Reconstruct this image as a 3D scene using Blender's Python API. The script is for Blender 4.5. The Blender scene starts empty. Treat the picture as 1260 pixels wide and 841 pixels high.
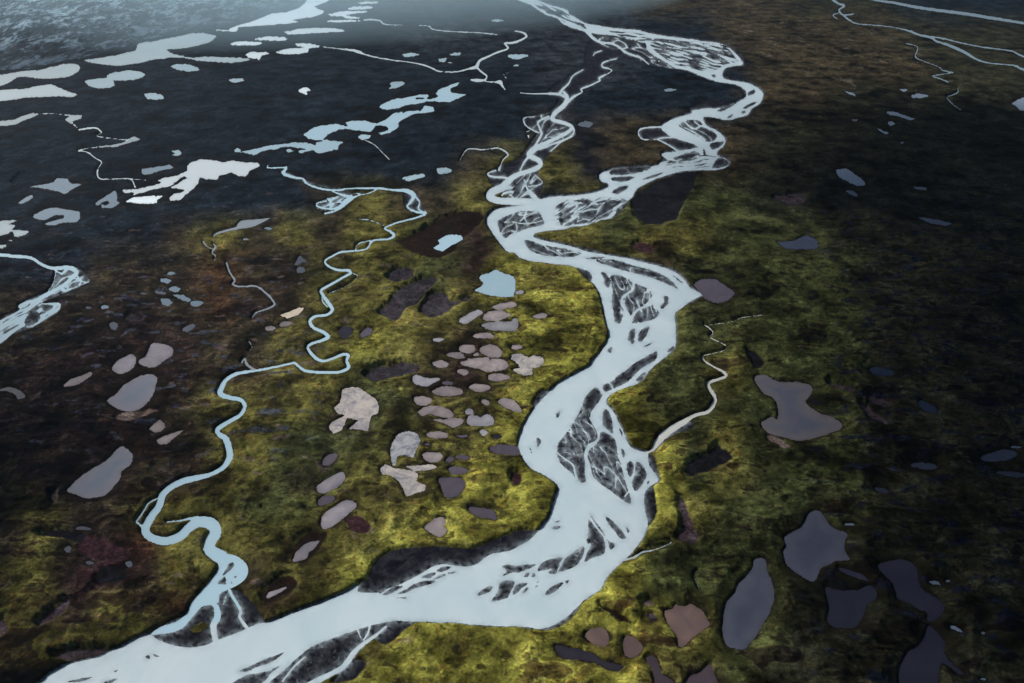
HAZE = 0.000010
HAZE_COL = (.45, .72, 1.0, 1)
MIST = [(430, -45, 2600, 3200, 330, .0006, 'pale blue mist bank beyond the far lakes'), (80, -30, 1500, 1900, 260, .00012, 'pale blue mist over the hill')]
SKY = .05; SUN = 4.2; SUN_ANGLE = 5; EXPOSURE = 0.45
# unseen clouds added for their shade: where it falls (map units), half widths (m), height, seed
SHADE_CLOUDS = [(1290, 680, 230, 330, 1500, 1), (1290, 440, 320, 300, 1500, 2), (1300, 220, 560, 700, 1600, 3), (-200, 600, 230, 300, 1500, 4)]
# Outlines are surveyed as plan points (four units to a map cell, '@c,r' moves the origin) and are
# turned into metres on the ground by to_world() below.
# ---------------------------------------------------------------- rivers and streams
RIVER_POLY = """@0,3 -900,1500 -300,1100 40,930 195,845 240,805 300,770 360,745 420,730 490,715 540,690 590,672 640,645 690,620 740,605
770,625 820,647 880,663 940,668 1010,656 1060,634 1110,616 1160,598 1210,578 1240,564
@1,3 20,548 60,547 110,530 170,505 240,478 310,455 370,428 440,400 498,366 502,392 540,398 600,398 650,378 700,362 760,332 820,300 870,270 920,258 960,262 1000,268 1050,268 1090,255 1130,225 1170,205 1220,198
@2,3 0,188 35,168 70,150 100,125 130,95 165,55 190,15
@2,2 205,800 225,745 228,715 205,690 160,660 100,630 70,600 50,565 35,530 35,490 50,440 75,390 105,340 140,295 180,255 230,210 290,175 350,145 385,125 400,95 430,65 455,30
@2,1 474,835 478,800 465,750 455,700 445,650 430,600 405,560 390,545 395,525 380,500 350,485 310,475 270,465 210,460 150,452 90,445 40,430 10,405
@1,1 1240,400 1210,370 1185,335 1165,310 1150,285 1138,255 1145,225 1170,200 1210,186
@2,1 0,178 60,168 130,145 200,130 280,125 350,118 410,108 450,95 475,80 470,62 445,55 428,35 440,15 480,0
@2,0 510,834 640,824 710,818 735,800 765,788 738,768 745,756 800,748 850,742 905,730 915,722 870,703 790,677 750,650 733,625
760,605 800,585 880,560 890,545 960,535 1030,533 1100,508 1150,480 1150,450 1110,420 1060,410 1000,400 930,375 870,350 800,335 760,310 700,275 665,245 660,215 620,205 560,190 500,175 420,168 370,160 320,145 260,125 220,90 170,75 130,50 90,25 30,2 -60,-30 -160,-70
-90,-75 20,-35 100,-8 170,20 220,35 270,50 280,70 310,85 350,110 390,122 430,128 500,140 560,145 620,150 660,160 730,175 800,185 880,195 950,205 1000,211 1040,221 1068,237 1090,256 1118,282 1135,318 1090,325 1045,340 1035,370 1050,390 1100,400 1160,410 1210,435 1235,465
1220,510 1180,535 1160,565 1110,580 1060,592 1000,580 950,575 940,590 960,620 1000,640 1030,660 1050,690 1040,720 1010,745 1015,770 1050,780 1070,805 1050,825 1000,838
@2,1 930,-2 830,5 760,25 700,45 650,70 610,95 590,130 560,155 520,185 505,215 490,235 450,240 400,255 360,272 300,275 250,290 190,295 130,305 105,320 120,335 180,350 250,365 310,380 350,395 400,405 460,415 520,425 600,440 680,460 740,475 800,500 840,530 870,570 900,590 935,610 915,625 870,650 830,680 800,710 805,760
@2,2 806,0 800,30 770,65 740,90 700,120 660,165 640,190 600,215 540,235 490,260 465,290 470,315 500,350 525,400 550,450 575,510 610,535 650,545 670,550 668,580 680,620 710,660 718,690 680,715 655,740 650,790
@2,3 656,0 668,50 660,90 630,150 590,200 550,240 500,285 460,330 440,375 400,405 350,440 310,480 260,525 200,560 150,575 100,572 30,565
@1,3 1200,562 1130,560 1060,555 980,545 900,545 820,540 740,540 680,535 660,545 640,575 590,605 550,640 500,690 470,735 430,780 370,810 300,850 100,980 -300,1300 -700,1700"""

RIVER_STROKES = """@2,0 370,155,20 400,190,14 440,210,10 490,215,10 530,235,9 560,260,9 600,275,8 640,290,6 675,322,4
@2,0 520,290,4 490,295,5 450,310,7 445,330,7 490,345,7 470,365,6 430,385,8 430,400,6 380,425,8 340,440,7 345,455,7 300,480,10 280,500,12
@2,0 350,345,4 300,375,5 280,410,6 250,440,10 235,460,12
@2,0 40,458,5 100,463,6 170,462,9 230,465,10 255,475,12
@2,0 440,250,4 410,262,5 400,275,3
@2,0 255,455,12 270,480,20 260,515,22 210,560,20 200,590,18 250,605,18 295,625,16 270,655,16 200,690,18 150,715,22 110,735,28 85,765,26 130,790,24 140,815,22 100,838,22 @2,1 30,20,22 -10,45,30 @1,1 1210,85,36 1165,105,40 1152,130,40 1190,148,34 1250,152,36 @2,1 60,154,34 130,158,36
@2,0 180,575,9 130,600,8 135,630,8 145,660,9 125,700,9 100,740,9
@2,0 130,655,6 80,630,6 58,600,5 65,580,5 110,575,4
@2,0 300,625,5 305,650,6 280,680,9 200,710,9 130,735,11
@2,0 85,770,14 60,800,8 40,840,6
@2,0 240,675,3 250,690,4 190,745,5
@1,1 1180,0,6 1140,15,7 1160,30,9 1220,35,9 1245,40,10
@2,1 60,45,4 75,90,9 100,120,22 120,145,26
@2,1 80,80,5 130,72,5 148,55,4 110,20,3
@2,1 -20,110,3 20,145,6
@2,0 735,626,9 690,627,7 640,634,7 620,655,6 640,685,6 690,690,5 740,680,6 790,677,6
@2,0 720,690,6 770,715,7 820,745,8 860,742,8
@2,1 800,510,5 850,545,5
@1,3 30,-20,0.1 30,-21,0.1"""
# channels that cut through gravel bars again
BAR_CHANNELS = """@2,2 385,380,10 400,405,10 425,450,12 420,490,10 380,515,14 362,560,14 375,610,18 385,660,22 400,700,26
@2,2 220,548,6 260,580,7 300,610,7 310,650,9 320,680,9
@2,2 345,320,3 350,345,4 330,370,3
@2,2 443,255,14 470,262,20
@2,2 555,765,6 575,740,6
@2,2 480,205,5 498,235,6
@2,3 378,25,8 410,70,8 445,110,9 468,150,9 475,185,9
@2,3 265,215,6 245,250,6 225,290,6
@2,1 600,555,10 590,590,12 550,620,10 540,650,12 560,690,14 580,725,16
@2,1 690,600,12 700,640,14 670,665,10 620,685,10 590,720,14
@2,1 70,205,8 60,230,8 40,250,5
@2,1 10,255,4 60,262,5 120,255,4 155,245,4
@2,1 20,262,4 25,290,4 5,310,4
@2,1 345,205,5 375,195,5 420,190,4
@2,1 620,750,8 640,765,8 620,800,8
@1,3 500,580,5 515,620,6
@1,3 640,565,10 600,600,12 560,630,16 520,655,16 480,690,16 450,730,16 420,765,18 370,795,18 320,815,16 260,845,14
@1,3 560,565,8 550,600,9 530,630,8
@1,3 130,835,8 190,760,9 240,715,5
@1,3 10,770,5 90,755,5 150,720,5
@2,0 930,620,8 900,635,7 870,620,6 850,600,5
@2,0 850,630,5 900,655,6 950,690,7
@2,0 815,800,5 800,790,6 770,785,5
@0,3 1040,445,18 1065,470,28 1070,520,32 1050,560,30 1060,630,30
@0,3 1125,375,12 1140,410,14 1165,450,14 1185,490,14 1180,520,14 1218,575,16
@0,3 1040,450,5 1085,400,6 1115,385,6
@0,3 1100,455,3 1110,420,4 1125,395,4"""

# gravel bars standing in the river (each its own polygon)
BARS = """@2,2 345,318 355,285 385,245 415,228 443,262 440,280 412,320 390,350 385,385 405,415 430,450 422,490 370,525 355,560 360,600 358,655 365,690 340,695 320,680 290,645 255,620 228,580 220,550 230,500 270,450 300,405 320,370
@2,2 432,450 470,455 510,490 520,560 540,620 560,700 580,760 583,800 540,780 490,740 440,705 400,670 380,620 370,570 385,530 415,505
@2,2 450,345 470,340 490,380 497,425 495,455 470,435 445,405
@2,2 526,430 536,435 545,458 540,468
@2,2 536,530 550,535 556,560 545,570
@2,2 565,605 585,590 600,615 595,650 580,668 565,635
@2,2 610,595 640,610 662,650 650,690 610,738 590,700 605,650
@2,2 450,215 480,205 500,190 520,170 560,145 600,110 650,80 700,52 718,55 705,95 660,120 620,150 570,200 520,225 490,240 460,250 448,235
@2,2 610,190 640,160 660,155 650,180 625,200
@2,2 760,50 790,25 802,35 775,55
@2,2 580,-5 605,-3 590,15
@2,2 645,25 690,8 672,24
@2,2 120,475 145,490 125,525
@2,2 88,525 100,548 94,550
@2,2 215,360 240,345 225,378
@2,2 470,45 492,28 486,60
@2,2 664,695 678,688 670,704
@2,3 375,40 400,60 430,100 455,140 460,190 440,215 400,225 357,248 370,200 390,160 365,150 375,110
@2,3 385,15 420,60 450,100 470,140 508,160 485,185 460,140 430,95
@2,3 460,25 490,40 520,70 545,100 562,130 535,132 505,95 475,60
@2,3 562,75 578,95 570,105
@2,3 225,290 250,240 290,210 350,170 352,210 330,250 300,275 250,292
@2,3 125,290 150,250 200,230 248,225 235,255 215,305 180,300 200,280 170,285
@1,3 1210,268 1250,260 @2,3 0,265 60,262 120,257 95,275 40,298 0,300 @1,3 1215,315 1235,290
@1,3 1160,435 1190,395 1200,350 1240,338 1272,345 1262,380 1250,400 1235,425 1180,440
@2,3 5,385 20,360 60,348 80,355 50,375 30,395 5,410
@2,3 50,395 75,370 80,380 60,398
@2,3 165,400 180,380 220,355 250,348 245,365 200,400 170,410
@2,3 60,320 70,300 85,305 78,320
@2,3 95,322 105,300 115,315
@2,3 110,372 125,360 128,368
@2,3 120,345 134,343 126,350
@1,3 1090,405 1110,385 1150,365 1165,375 1140,400 1095,412
@2,3 195,80 215,70 240,75 215,88
@2,3 210,48 238,42 225,54
@2,3 262,340 285,337 270,355
@1,3 618,402 648,374 628,380 602,396
@1,3 620,407 680,370 725,366 690,390 650,407
@1,3 695,402 740,380 800,345 880,338 862,355 790,375 730,402
@1,3 815,322 860,300 888,301 850,327
@1,3 870,332 920,307 935,311 900,329
@1,3 885,292 920,270 960,272 930,291 895,297
@1,3 935,302 985,292 960,306
@1,3 690,424 738,420 735,428
@1,3 60,850 100,810 150,770 185,735 220,705 270,665 330,640 400,615 470,590 530,570 600,552 660,542 650,570 590,600 545,630 480,690 440,740 390,785 330,810 240,850 200,900 0,980
@0,3 1178,785 1230,760 @1,3 50,722 100,705 138,692 100,725 55,748 0,765 @0,3 1220,785
@0,3 1140,850 1200,810 @1,3 0,795 60,785 115,760 70,800 40,835 -20,870 @0,3 1160,880
@0,3 330,838 390,822 455,813 400,835
@0,3 510,840 550,825 580,820 540,845
@0,3 715,715 735,705 735,725
@0,3 755,700 785,712 765,715
@0,3 560,785 580,778 570,790
@2,1 60,345 90,345 130,360 200,375 260,385 310,395 345,410 300,425 230,425 160,420 110,405 80,385
@2,1 415,440 470,436 540,448 600,468 680,488 750,518 790,548 815,582 770,562 700,534 620,510 540,490 470,468 430,456
@2,1 485,515 540,520 590,550 600,580 560,620 545,660 550,700 530,755 505,740 500,700 490,650 495,600 490,560
@2,1 600,560 640,570 692,602 675,640 640,670 610,700 580,715 560,680 555,640 570,605
@2,1 590,748 620,690 680,668 700,680 725,700 700,730 640,748 610,752
@2,1 680,655 692,652 697,675 685,680
@2,1 745,620 768,620 768,655 740,682 730,668 750,645
@2,1 436,500 460,505 485,540 474,580 455,560 450,530
@2,1 620,838 625,800 650,775 676,770 665,805 640,842
@2,1 570,836 580,790 606,780 600,838
@2,1 305,264 315,235 345,200 390,170 430,150 500,143 550,141 530,165 500,185 485,215 450,235 400,245 350,262
@2,1 228,224 260,195 310,170 350,160 298,150 340,143 392,147 370,170 310,185 280,205 240,226
@2,1 230,247 260,225 300,205 305,225 260,250 245,272
@2,1 215,180 240,160 258,158 250,180 235,190
@2,1 490,107 530,80 572,75 560,95 520,114
@2,1 490,37 560,28 606,33 560,54 500,52
@2,1 480,5 520,-12 680,-22 640,8 560,22 490,22
@2,1 640,45 700,20 745,12 690,38
@2,1 360,432 410,426 455,428 400,438
@2,1 790,515 838,548 830,552
@1,1 1190,250 1230,225 1260,213 @2,1 30,203 80,200 130,205 150,235 158,260 130,275 80,285 40,300 0,312 @1,1 1225,335 1200,300 1190,270
@2,0 820,620 850,595 890,590 930,600 940,625 980,640 1010,665 1000,690 960,700 930,680 890,660 850,640
@2,0 975,708 1010,698 1045,700 1020,725 990,737 975,725
@2,0 1120,428 1148,450 1146,470 1135,455
@2,0 1160,458 1190,440 1195,460 1165,472
@2,0 1140,527 1190,503 1202,510 1150,537
@2,0 1130,548 1148,545 1147,560 1130,560
@2,0 1015,778 1060,790 1066,812 1010,830 985,822
@2,0 760,800 830,765 900,745 928,768 905,788 850,795 790,806
@2,0 980,372 1000,368 998,384
@2,0 940,730 955,760 945,770
@2,0 1010,545 1080,515 1110,510 1040,548
@2,0 1060,580 1085,562 1078,582
@2,0 150,30 190,45 170,50
@2,0 165,55 200,50 205,70 185,72
@2,0 215,52 255,58 250,75 222,72
@2,0 310,112 345,115 360,130 325,125
@0,3 1125,255 1150,250 1146,275 1120,300 1092,318 1112,285
@0,3 1070,352 1105,318 1112,355
@0,3 1152,320 1165,315 1160,328
@0,3 1137,342 1144,350 1140,353
@0,1 120,745 150,690 175,690 200,720 185,745 140,765
@0,1 200,665 240,660 262,670 240,690 215,690
@0,1 300,520 330,500 350,505 320,530
@0,1 360,535 395,545 370,560 345,565
@0,1 270,535 290,515 300,545 262,575"""
# braided reaches: polygon | flow angle (degrees, down the sheet) | share of gravel
BRAIDS = """@2,0 700,190 800,198 950,214 1050,224 1075,250 1100,285 1110,305 1040,322 1020,340 950,352 870,335 800,318 740,280 690,240 680,210|14|0.60
@2,0 110,12 210,40 262,60 300,92 370,130 350,145 280,120 210,82 140,48|30|0.50
@2,0 480,152 640,168 690,195 640,205 540,182|8|0.5
@0,1 0,745 90,700 115,665 180,648 240,665 285,660 270,690 150,765 40,805 -300,980 -300,850|-32|0.36
@2,1 300,140 560,140 500,230 310,270 225,265 215,170|-32|0.30
@2,0 820,760 1000,770 1000,830 760,820|-8|0.2"""
# gravel flats on the banks
GRAVEL = """@2,0 390,200 460,225 540,255 520,290 470,340 440,400 350,440 310,490 290,530 240,575 300,620 310,670 250,700 190,760 150,800 @2,1 130,30 155,60 130,130 60,160 @1,1 1180,90 1140,20 @2,0 -60,820 30,780 80,720 120,660 60,620 55,580 120,570 190,545 230,490 180,470 200,430 290,370 350,330 360,260
@2,0 400,180 560,190 660,230 700,280 760,320 820,345 700,328 640,305 560,285 470,225
@2,0 620,650 640,630 730,625 800,680 900,720 930,770 890,800 760,810 740,770 800,740 720,690 640,690
@1,3 495,392 500,360 555,320 575,265 640,208 700,183 800,173 900,170 1000,178 1060,180 1130,158 1200,125 1260,110 @2,3 0,100 60,92 125,98 100,180 -200,320 -500,430
@1,3 640,545 680,530 780,540 730,585 690,625 640,655 600,640 580,610
@0,3 735,605 800,560 930,500 1055,440 1080,385 1150,385 1200,405 1250,460 1280,505 1295,535 1240,580 1060,650 940,680 820,660
@2,2 640,735 690,710 705,760 712,830 @2,3 715,0 700,40 668,70 640,40
@2,2 655,555 700,570 718,640 730,690 690,700 660,640
@2,2 100,310 140,250 180,250 130,320
@2,2 690,545 740,450 870,395 890,430 780,470 720,530
@2,1 325,480 350,478 392,520 390,550 350,520
@2,1 300,370 420,395 450,415 380,410
@0,1 90,690 130,640 250,590 280,500 380,480 440,545 330,600 200,655 290,650 285,700 160,775 60,810 0,860 -60,850 0,730
@1,1 130,0 260,55 420,90 470,125 400,190 320,195 295,165 420,110 230,60 130,20
@1,1 735,95 790,115 815,165 840,212 780,210 735,180
@2,0 875,535 960,498 1065,510 1030,530 950,540 885,550
@2,3 150,585 260,530 330,470 300,520 230,570
@1,3 420,790 440,740 520,730 540,760 510,800 480,830 380,840"""
# bare peat, dried mud and drained pools: polygon | tone
MUD = """@1,1 620,690 650,650 690,600 720,575 790,545 860,530 890,535 880,570 830,600 820,630 790,660 740,680 700,735 670,740 610,710|S
@1,1 810,700 830,650 870,605 930,610 960,650 1060,620 1050,635 980,670 940,700 880,725|S
@1,1 650,520 680,490 740,480 775,495 765,530 700,550 655,540|S
@1,1 700,350 760,320 850,270 950,225 1050,200 1110,215 1110,260 1060,300 1010,350 980,390 920,430 850,425 760,400|P
@2,1 590,140 640,100 720,50 830,10 890,0 905,30 900,70 870,120 830,180 810,240 760,260 690,270 630,250 595,200|K
@3,1 30,130 100,118 180,130 190,155 130,170 50,150|V
@2,2 815,780 840,770 860,820 @2,3 875,30 895,80 918,130 905,155 860,148 810,140 830,90 835,30|V
@1,3 178,250 185,180 235,120 310,100 350,115 325,165 275,220 240,250|P
@1,3 38,445 50,390 100,338 150,316 192,328 198,365 160,400 90,435|P
@0,3 195,550 240,500 300,455 340,440 325,480 270,530 210,558|V
@0,3 265,715 330,690 500,678 520,692 470,715 330,730|V
@0,3 400,140 480,120 540,150 600,180 630,230 560,250 500,240 400,200|M
@0,3 200,110 300,90 420,110 400,150 300,130 210,125|K
@0,3 480,290 520,270 600,290 620,330 500,355|K
@0,3 -20,560 20,540 40,580 0,610|V
@1,2 540,170 590,130 660,120 760,110 820,130 760,160 640,190 580,195|S
@2,2 1150,40 1200,60 1240,110 1200,130|K
@2,2 870,600 960,560 1010,510 1080,580 960,640 860,660|K
@3,2 300,205 420,240 400,255 310,225|V
@3,2 470,275 610,300 600,330 520,310|V
@3,2 450,310 500,335 580,400 560,405 490,370|V
@2,2 -10,670 30,650 50,690 20,715|M
@2,3 430,465 470,470 540,510 600,555 540,540 470,500|P
@2,3 655,510 700,505 720,530 690,545|V
@0,2 580,372 620,350 740,340 780,345 700,370 640,395 590,390|T
@0,2 260,760 290,725 280,790 262,805|T
@0,1 620,730 650,710 700,740 640,745|S
@2,3 640,440 680,435 690,460 650,465|T
@3,2 0,465 60,480 110,520 80,530 20,500|T
@2,1 590,370 640,360 700,380 690,405 620,400|M
@1,3 500,20 560,60 540,110 470,90 440,40|M
@0,1 100,15 160,20 110,60 60,70|D"""
STREAMS = [
 ("meandering_stream", "milky winding stream through green moss west of the broad braided river", "blue", """@0,0 1320,815,6 @1,0 60,828,7 150,825,9 @1,1 150,-10,12 135,15,16 190,35,11 230,40,9 250,65,9 300,85,10 350,95,10 400,98,9 450,90,8 520,88,9 600,88,11 680,97,11 740,100,20 775,120,22 765,150,11 745,180,7 790,205,9 835,210,13 800,230,11 720,250,9 660,270,10 632,285,9 660,300,12 680,320,15 650,338,11 590,342,9 565,355,11 545,385,9 500,395,9 420,402,11 380,420,11 340,445,11 355,470,11 400,490,13 450,492,15 465,505,15 430,525,13 370,560,13 320,590,13 330,615,15 355,650,20 375,685,19 350,710,15 290,720,15 265,745,17 285,775,17 330,795,17 355,820,19 320,838,15 @1,2 270,15,15 255,35,15 290,80,17 330,98,13 380,85,13 430,65,15 455,72,17 445,95,17 455,130,19 420,150,15 350,155,15 250,148,15 210,125,13 190,108,13 150,115,11 60,135,13 0,145,13 @0,2 1170,160,19 1115,190,21 1090,230,28 1085,260,28 1130,278,21 1185,290,21 1205,320,21 1180,365,21 1120,400,21 1070,435,24 1080,460,24 1110,480,32 1125,520,32 1130,570,34 1100,620,25 1040,655,21 960,675,30 900,690,32 840,720,30 800,760,34 785,810,36 @0,3 755,10,38 730,50,40 715,90,42 740,125,40 810,145,42 880,125,44 930,80,46 980,50,52 1040,60,62 1062,100,58 1035,150,56 1035,190,60 1090,225,70
@1,1 600,90,6 560,110,6 500,125,9 450,150,26 420,175,16 380,190,11 330,185,8 300,175,7 305,160,5 350,150,5
@1,1 340,212,12 400,195,9 440,165,10
@1,1 360,95,6 420,120,10 470,130,14
@1,1 775,120,6 805,155,6 800,190,5 835,210,7
@1,1 565,345,6 520,355,7 495,370,6 490,395,6
@1,1 470,505,5 500,520,5 460,560,4 400,590,4 360,605,5
@1,1 330,600,6 325,640,7 350,670,7
@1,1 510,240,4 560,245,5 600,260,4 630,270,3
@0,2 775,775,8 730,800,9 705,840,10 @0,3 680,35,11 672,50,9 700,72,14
@0,3 820,50,6 880,45,9 930,35,12 970,30,20""",
  """@0,3 1010,165 1000,190 1060,240 1075,275 1050,320 1000,380 940,450 920,500 860,545 790,565 742,604 790,602 850,594 900,572 940,527 990,472 1040,457 1075,445 1082,402 1120,382 1150,372 1200,340 1222,300 1212,255 1160,215 1090,200 1055,170"""),
 ("side_stream", "creamy side stream winding down from the east into the braided river", "cream", """@2,2 665,548,10 690,535,16 715,500,30 740,470,36 790,430,34 850,395,28 890,370,20 920,360,17 960,350,19 985,325,21 1000,290,19 990,260,19 970,230,19 970,205,17 1010,190,15 1050,175,15 1045,155,15 1000,130,9 950,100,9 940,75,7 990,60,5 1045,45,5 1050,20,5 @2,1 975,822,6 990,800,6 970,775,6 945,760,5
@2,1 960,762,3 1000,757,3 1080,745,4 1130,725,4 1230,712,4""", ""),
 ("thin_stream", "thin white rivulet reaching the lower east bank of the river", "pale", """@2,3 550,238,10 600,225,13 640,200,11 690,190,7 720,180,6 760,165,5 785,150,5
@2,3 910,292,5 895,315,5 905,345,5 920,380,6""", ""),
 ("braided_stream", "pale braided stream entering from the left edge onto the dark plain", "blue", """@0,1 -400,400,16 0,416,17 60,422,17 150,430,15 200,460,15 250,480,17 300,480,20 350,480,22 375,505,20 340,545,18 290,580,16 230,610,20 180,640,18 130,655,24 100,670,22
@0,1 270,490,8 330,522,10 370,520,6
@0,1 375,510,8 400,545,7 435,550,5 438,530,4
@0,1 300,575,22 320,592,14 370,575,4 420,555,3
@0,1 275,500,5 260,560,5 240,590,6""", """@0,1 -300,900 0,738 90,692 110,655 185,640 200,655 290,650 292,685 240,720 160,770 110,772 50,812 0,852 -300,1020"""),
 ("bog_brook", "narrow grey brook in rusty heath left of the meandering stream", "grey", """@0,1 1115,455,9 1130,500,9 1155,540,10 1145,560,10 1180,572,10 1260,570,9 @1,1 50,605,10 75,630,11 90,660,11 60,680,9 0,700,8 -20,730,6
@0,2 1190,105,12 1205,85,8 1215,115,14 1250,140,12
@0,2 1225,0,4 1240,30,5 1225,50,5
@0,1 1055,440,6 1060,420,5 1045,405,9 1060,375,10 1050,362,5
@0,1 1045,385,5 1020,375,6 1000,350,9
@0,1 1050,325,5 1060,315,9 1100,300,12 1175,282,15""", """@0,1 1165,285 1185,248 1260,240 1310,236 1335,232 1290,258 1230,282"""),
 ("far_stream", "slender stream between small lakes on the slate plain near the top", "pale", """@2,0 15,155,8 50,160,13 72,180,13 40,200,15 0,212,16 @1,0 1225,215,13 1240,240,13 1190,258,13 1140,280,15 1100,300,17 1085,330,24 1040,342,11 980,355,9 900,352,9 870,338,11 820,320,10 760,308,7 680,298,8 600,285,9 540,270,10 500,255,20 470,248,16 400,240,6 330,232,6
@1,0 1085,330,14 1110,355,11 1135,375,10 1125,395,13 1090,397,22 1060,395,11
@1,0 1130,402,9 1170,405,9 1200,405,26 1210,420,15 1225,442,8
@1,0 1230,385,5 1220,365,5 1245,360,4""", ""),
 ("distant_stream", "faint thread of water running right from a pond near the top", "pale", """@1,0 530,100,8 570,98,14 610,103,11 625,118,9 660,123,7 720,125,6
@1,0 790,125,4 850,130,7 870,145,8 940,155,8 1040,160,8 1100,162,8 1185,172,7""", ""),
 ("oxbow_stream", "short looping stream beside the upper fork of the braided river", "pale", """@1,0 1000,795,5 1030,745,7 1060,733,8 1120,738,8 1190,730,9 1240,760,11 1215,790,9 1195,838,10""", ""),
 ("link_stream", "crooked rivulet joining small pools on the dark far left plain", "pale", """@0,0 195,562,5 260,560,4 330,568,5
@0,0 350,600,5 380,630,5
@0,0 390,640,9 440,632,13 475,632,11 500,655,7 475,670,6 530,680,6 600,688,5 640,690,4
@0,0 480,725,6 430,732,5 385,742,7 430,750,7 470,780,7 500,800,7 480,838,8 @0,1 490,40,9 560,42,6 640,42,8 665,82,7
@0,1 640,42,4 715,47,5""", ""),
 ("lake_outlet", "fine outlet rivulet dropping south from the blue lakes", "pale", """@1,0 530,688,5 580,712,6 620,750,6 655,785,8""", ""),
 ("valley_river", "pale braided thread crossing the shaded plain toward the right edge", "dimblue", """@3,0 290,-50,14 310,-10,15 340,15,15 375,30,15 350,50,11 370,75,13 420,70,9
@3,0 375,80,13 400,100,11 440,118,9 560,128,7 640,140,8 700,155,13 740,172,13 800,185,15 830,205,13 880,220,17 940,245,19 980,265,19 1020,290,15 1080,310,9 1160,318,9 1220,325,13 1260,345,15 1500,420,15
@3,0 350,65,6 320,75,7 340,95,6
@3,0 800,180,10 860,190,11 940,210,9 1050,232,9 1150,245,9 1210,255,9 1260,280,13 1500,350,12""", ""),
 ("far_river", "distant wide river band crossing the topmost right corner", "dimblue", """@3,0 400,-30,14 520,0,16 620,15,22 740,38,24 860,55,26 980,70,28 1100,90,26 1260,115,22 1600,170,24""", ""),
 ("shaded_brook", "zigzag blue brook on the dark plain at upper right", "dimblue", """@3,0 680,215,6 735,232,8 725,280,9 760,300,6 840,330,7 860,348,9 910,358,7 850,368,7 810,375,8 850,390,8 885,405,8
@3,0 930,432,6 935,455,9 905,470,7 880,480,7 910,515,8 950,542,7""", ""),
]
# thin strands of water wandering over gravel: polygon | flow angle | width
STRANDS = """@2,0 400,182 560,195 650,235 690,280 800,338 640,302 540,255 440,220|22|0.05
@2,0 120,570 240,575 300,620 305,670 200,720 110,730 70,640|-40|0.05
@2,1 0,20 110,20 140,60 100,110 0,150 @1,1 1200,110|-40|0.06
@2,2 390,520 520,560 570,740 470,700 380,640|60|0.06
@2,2 230,460 330,390 410,430 400,500 340,560 240,540|60|0.05
@2,1 500,520 690,600 700,720 560,720 490,640|75|0.06
@2,1 310,150 540,142 480,235 310,265|-30|0.07
@2,1 60,345 330,395 300,425 110,410|12|0.06
@2,1 420,438 600,468 800,560 620,510|18|0.05
@2,0 760,760 900,740 920,780 820,800|-10|0.06
@2,0 820,600 930,600 1010,660 960,700 880,660|38|0.07
@1,1 1190,215 1260,210 @2,1 130,205 155,260 60,285 @1,1 1210,330|-25|0.07
@0,1 100,670 240,600 300,500 380,490 430,540 330,590 200,650|-35|0.08
@1,1 300,150 450,120 520,110 440,190 330,215|-25|0.06
@2,3 640,210 560,240 660,180 780,140 780,160|-10|0.0"""
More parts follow.
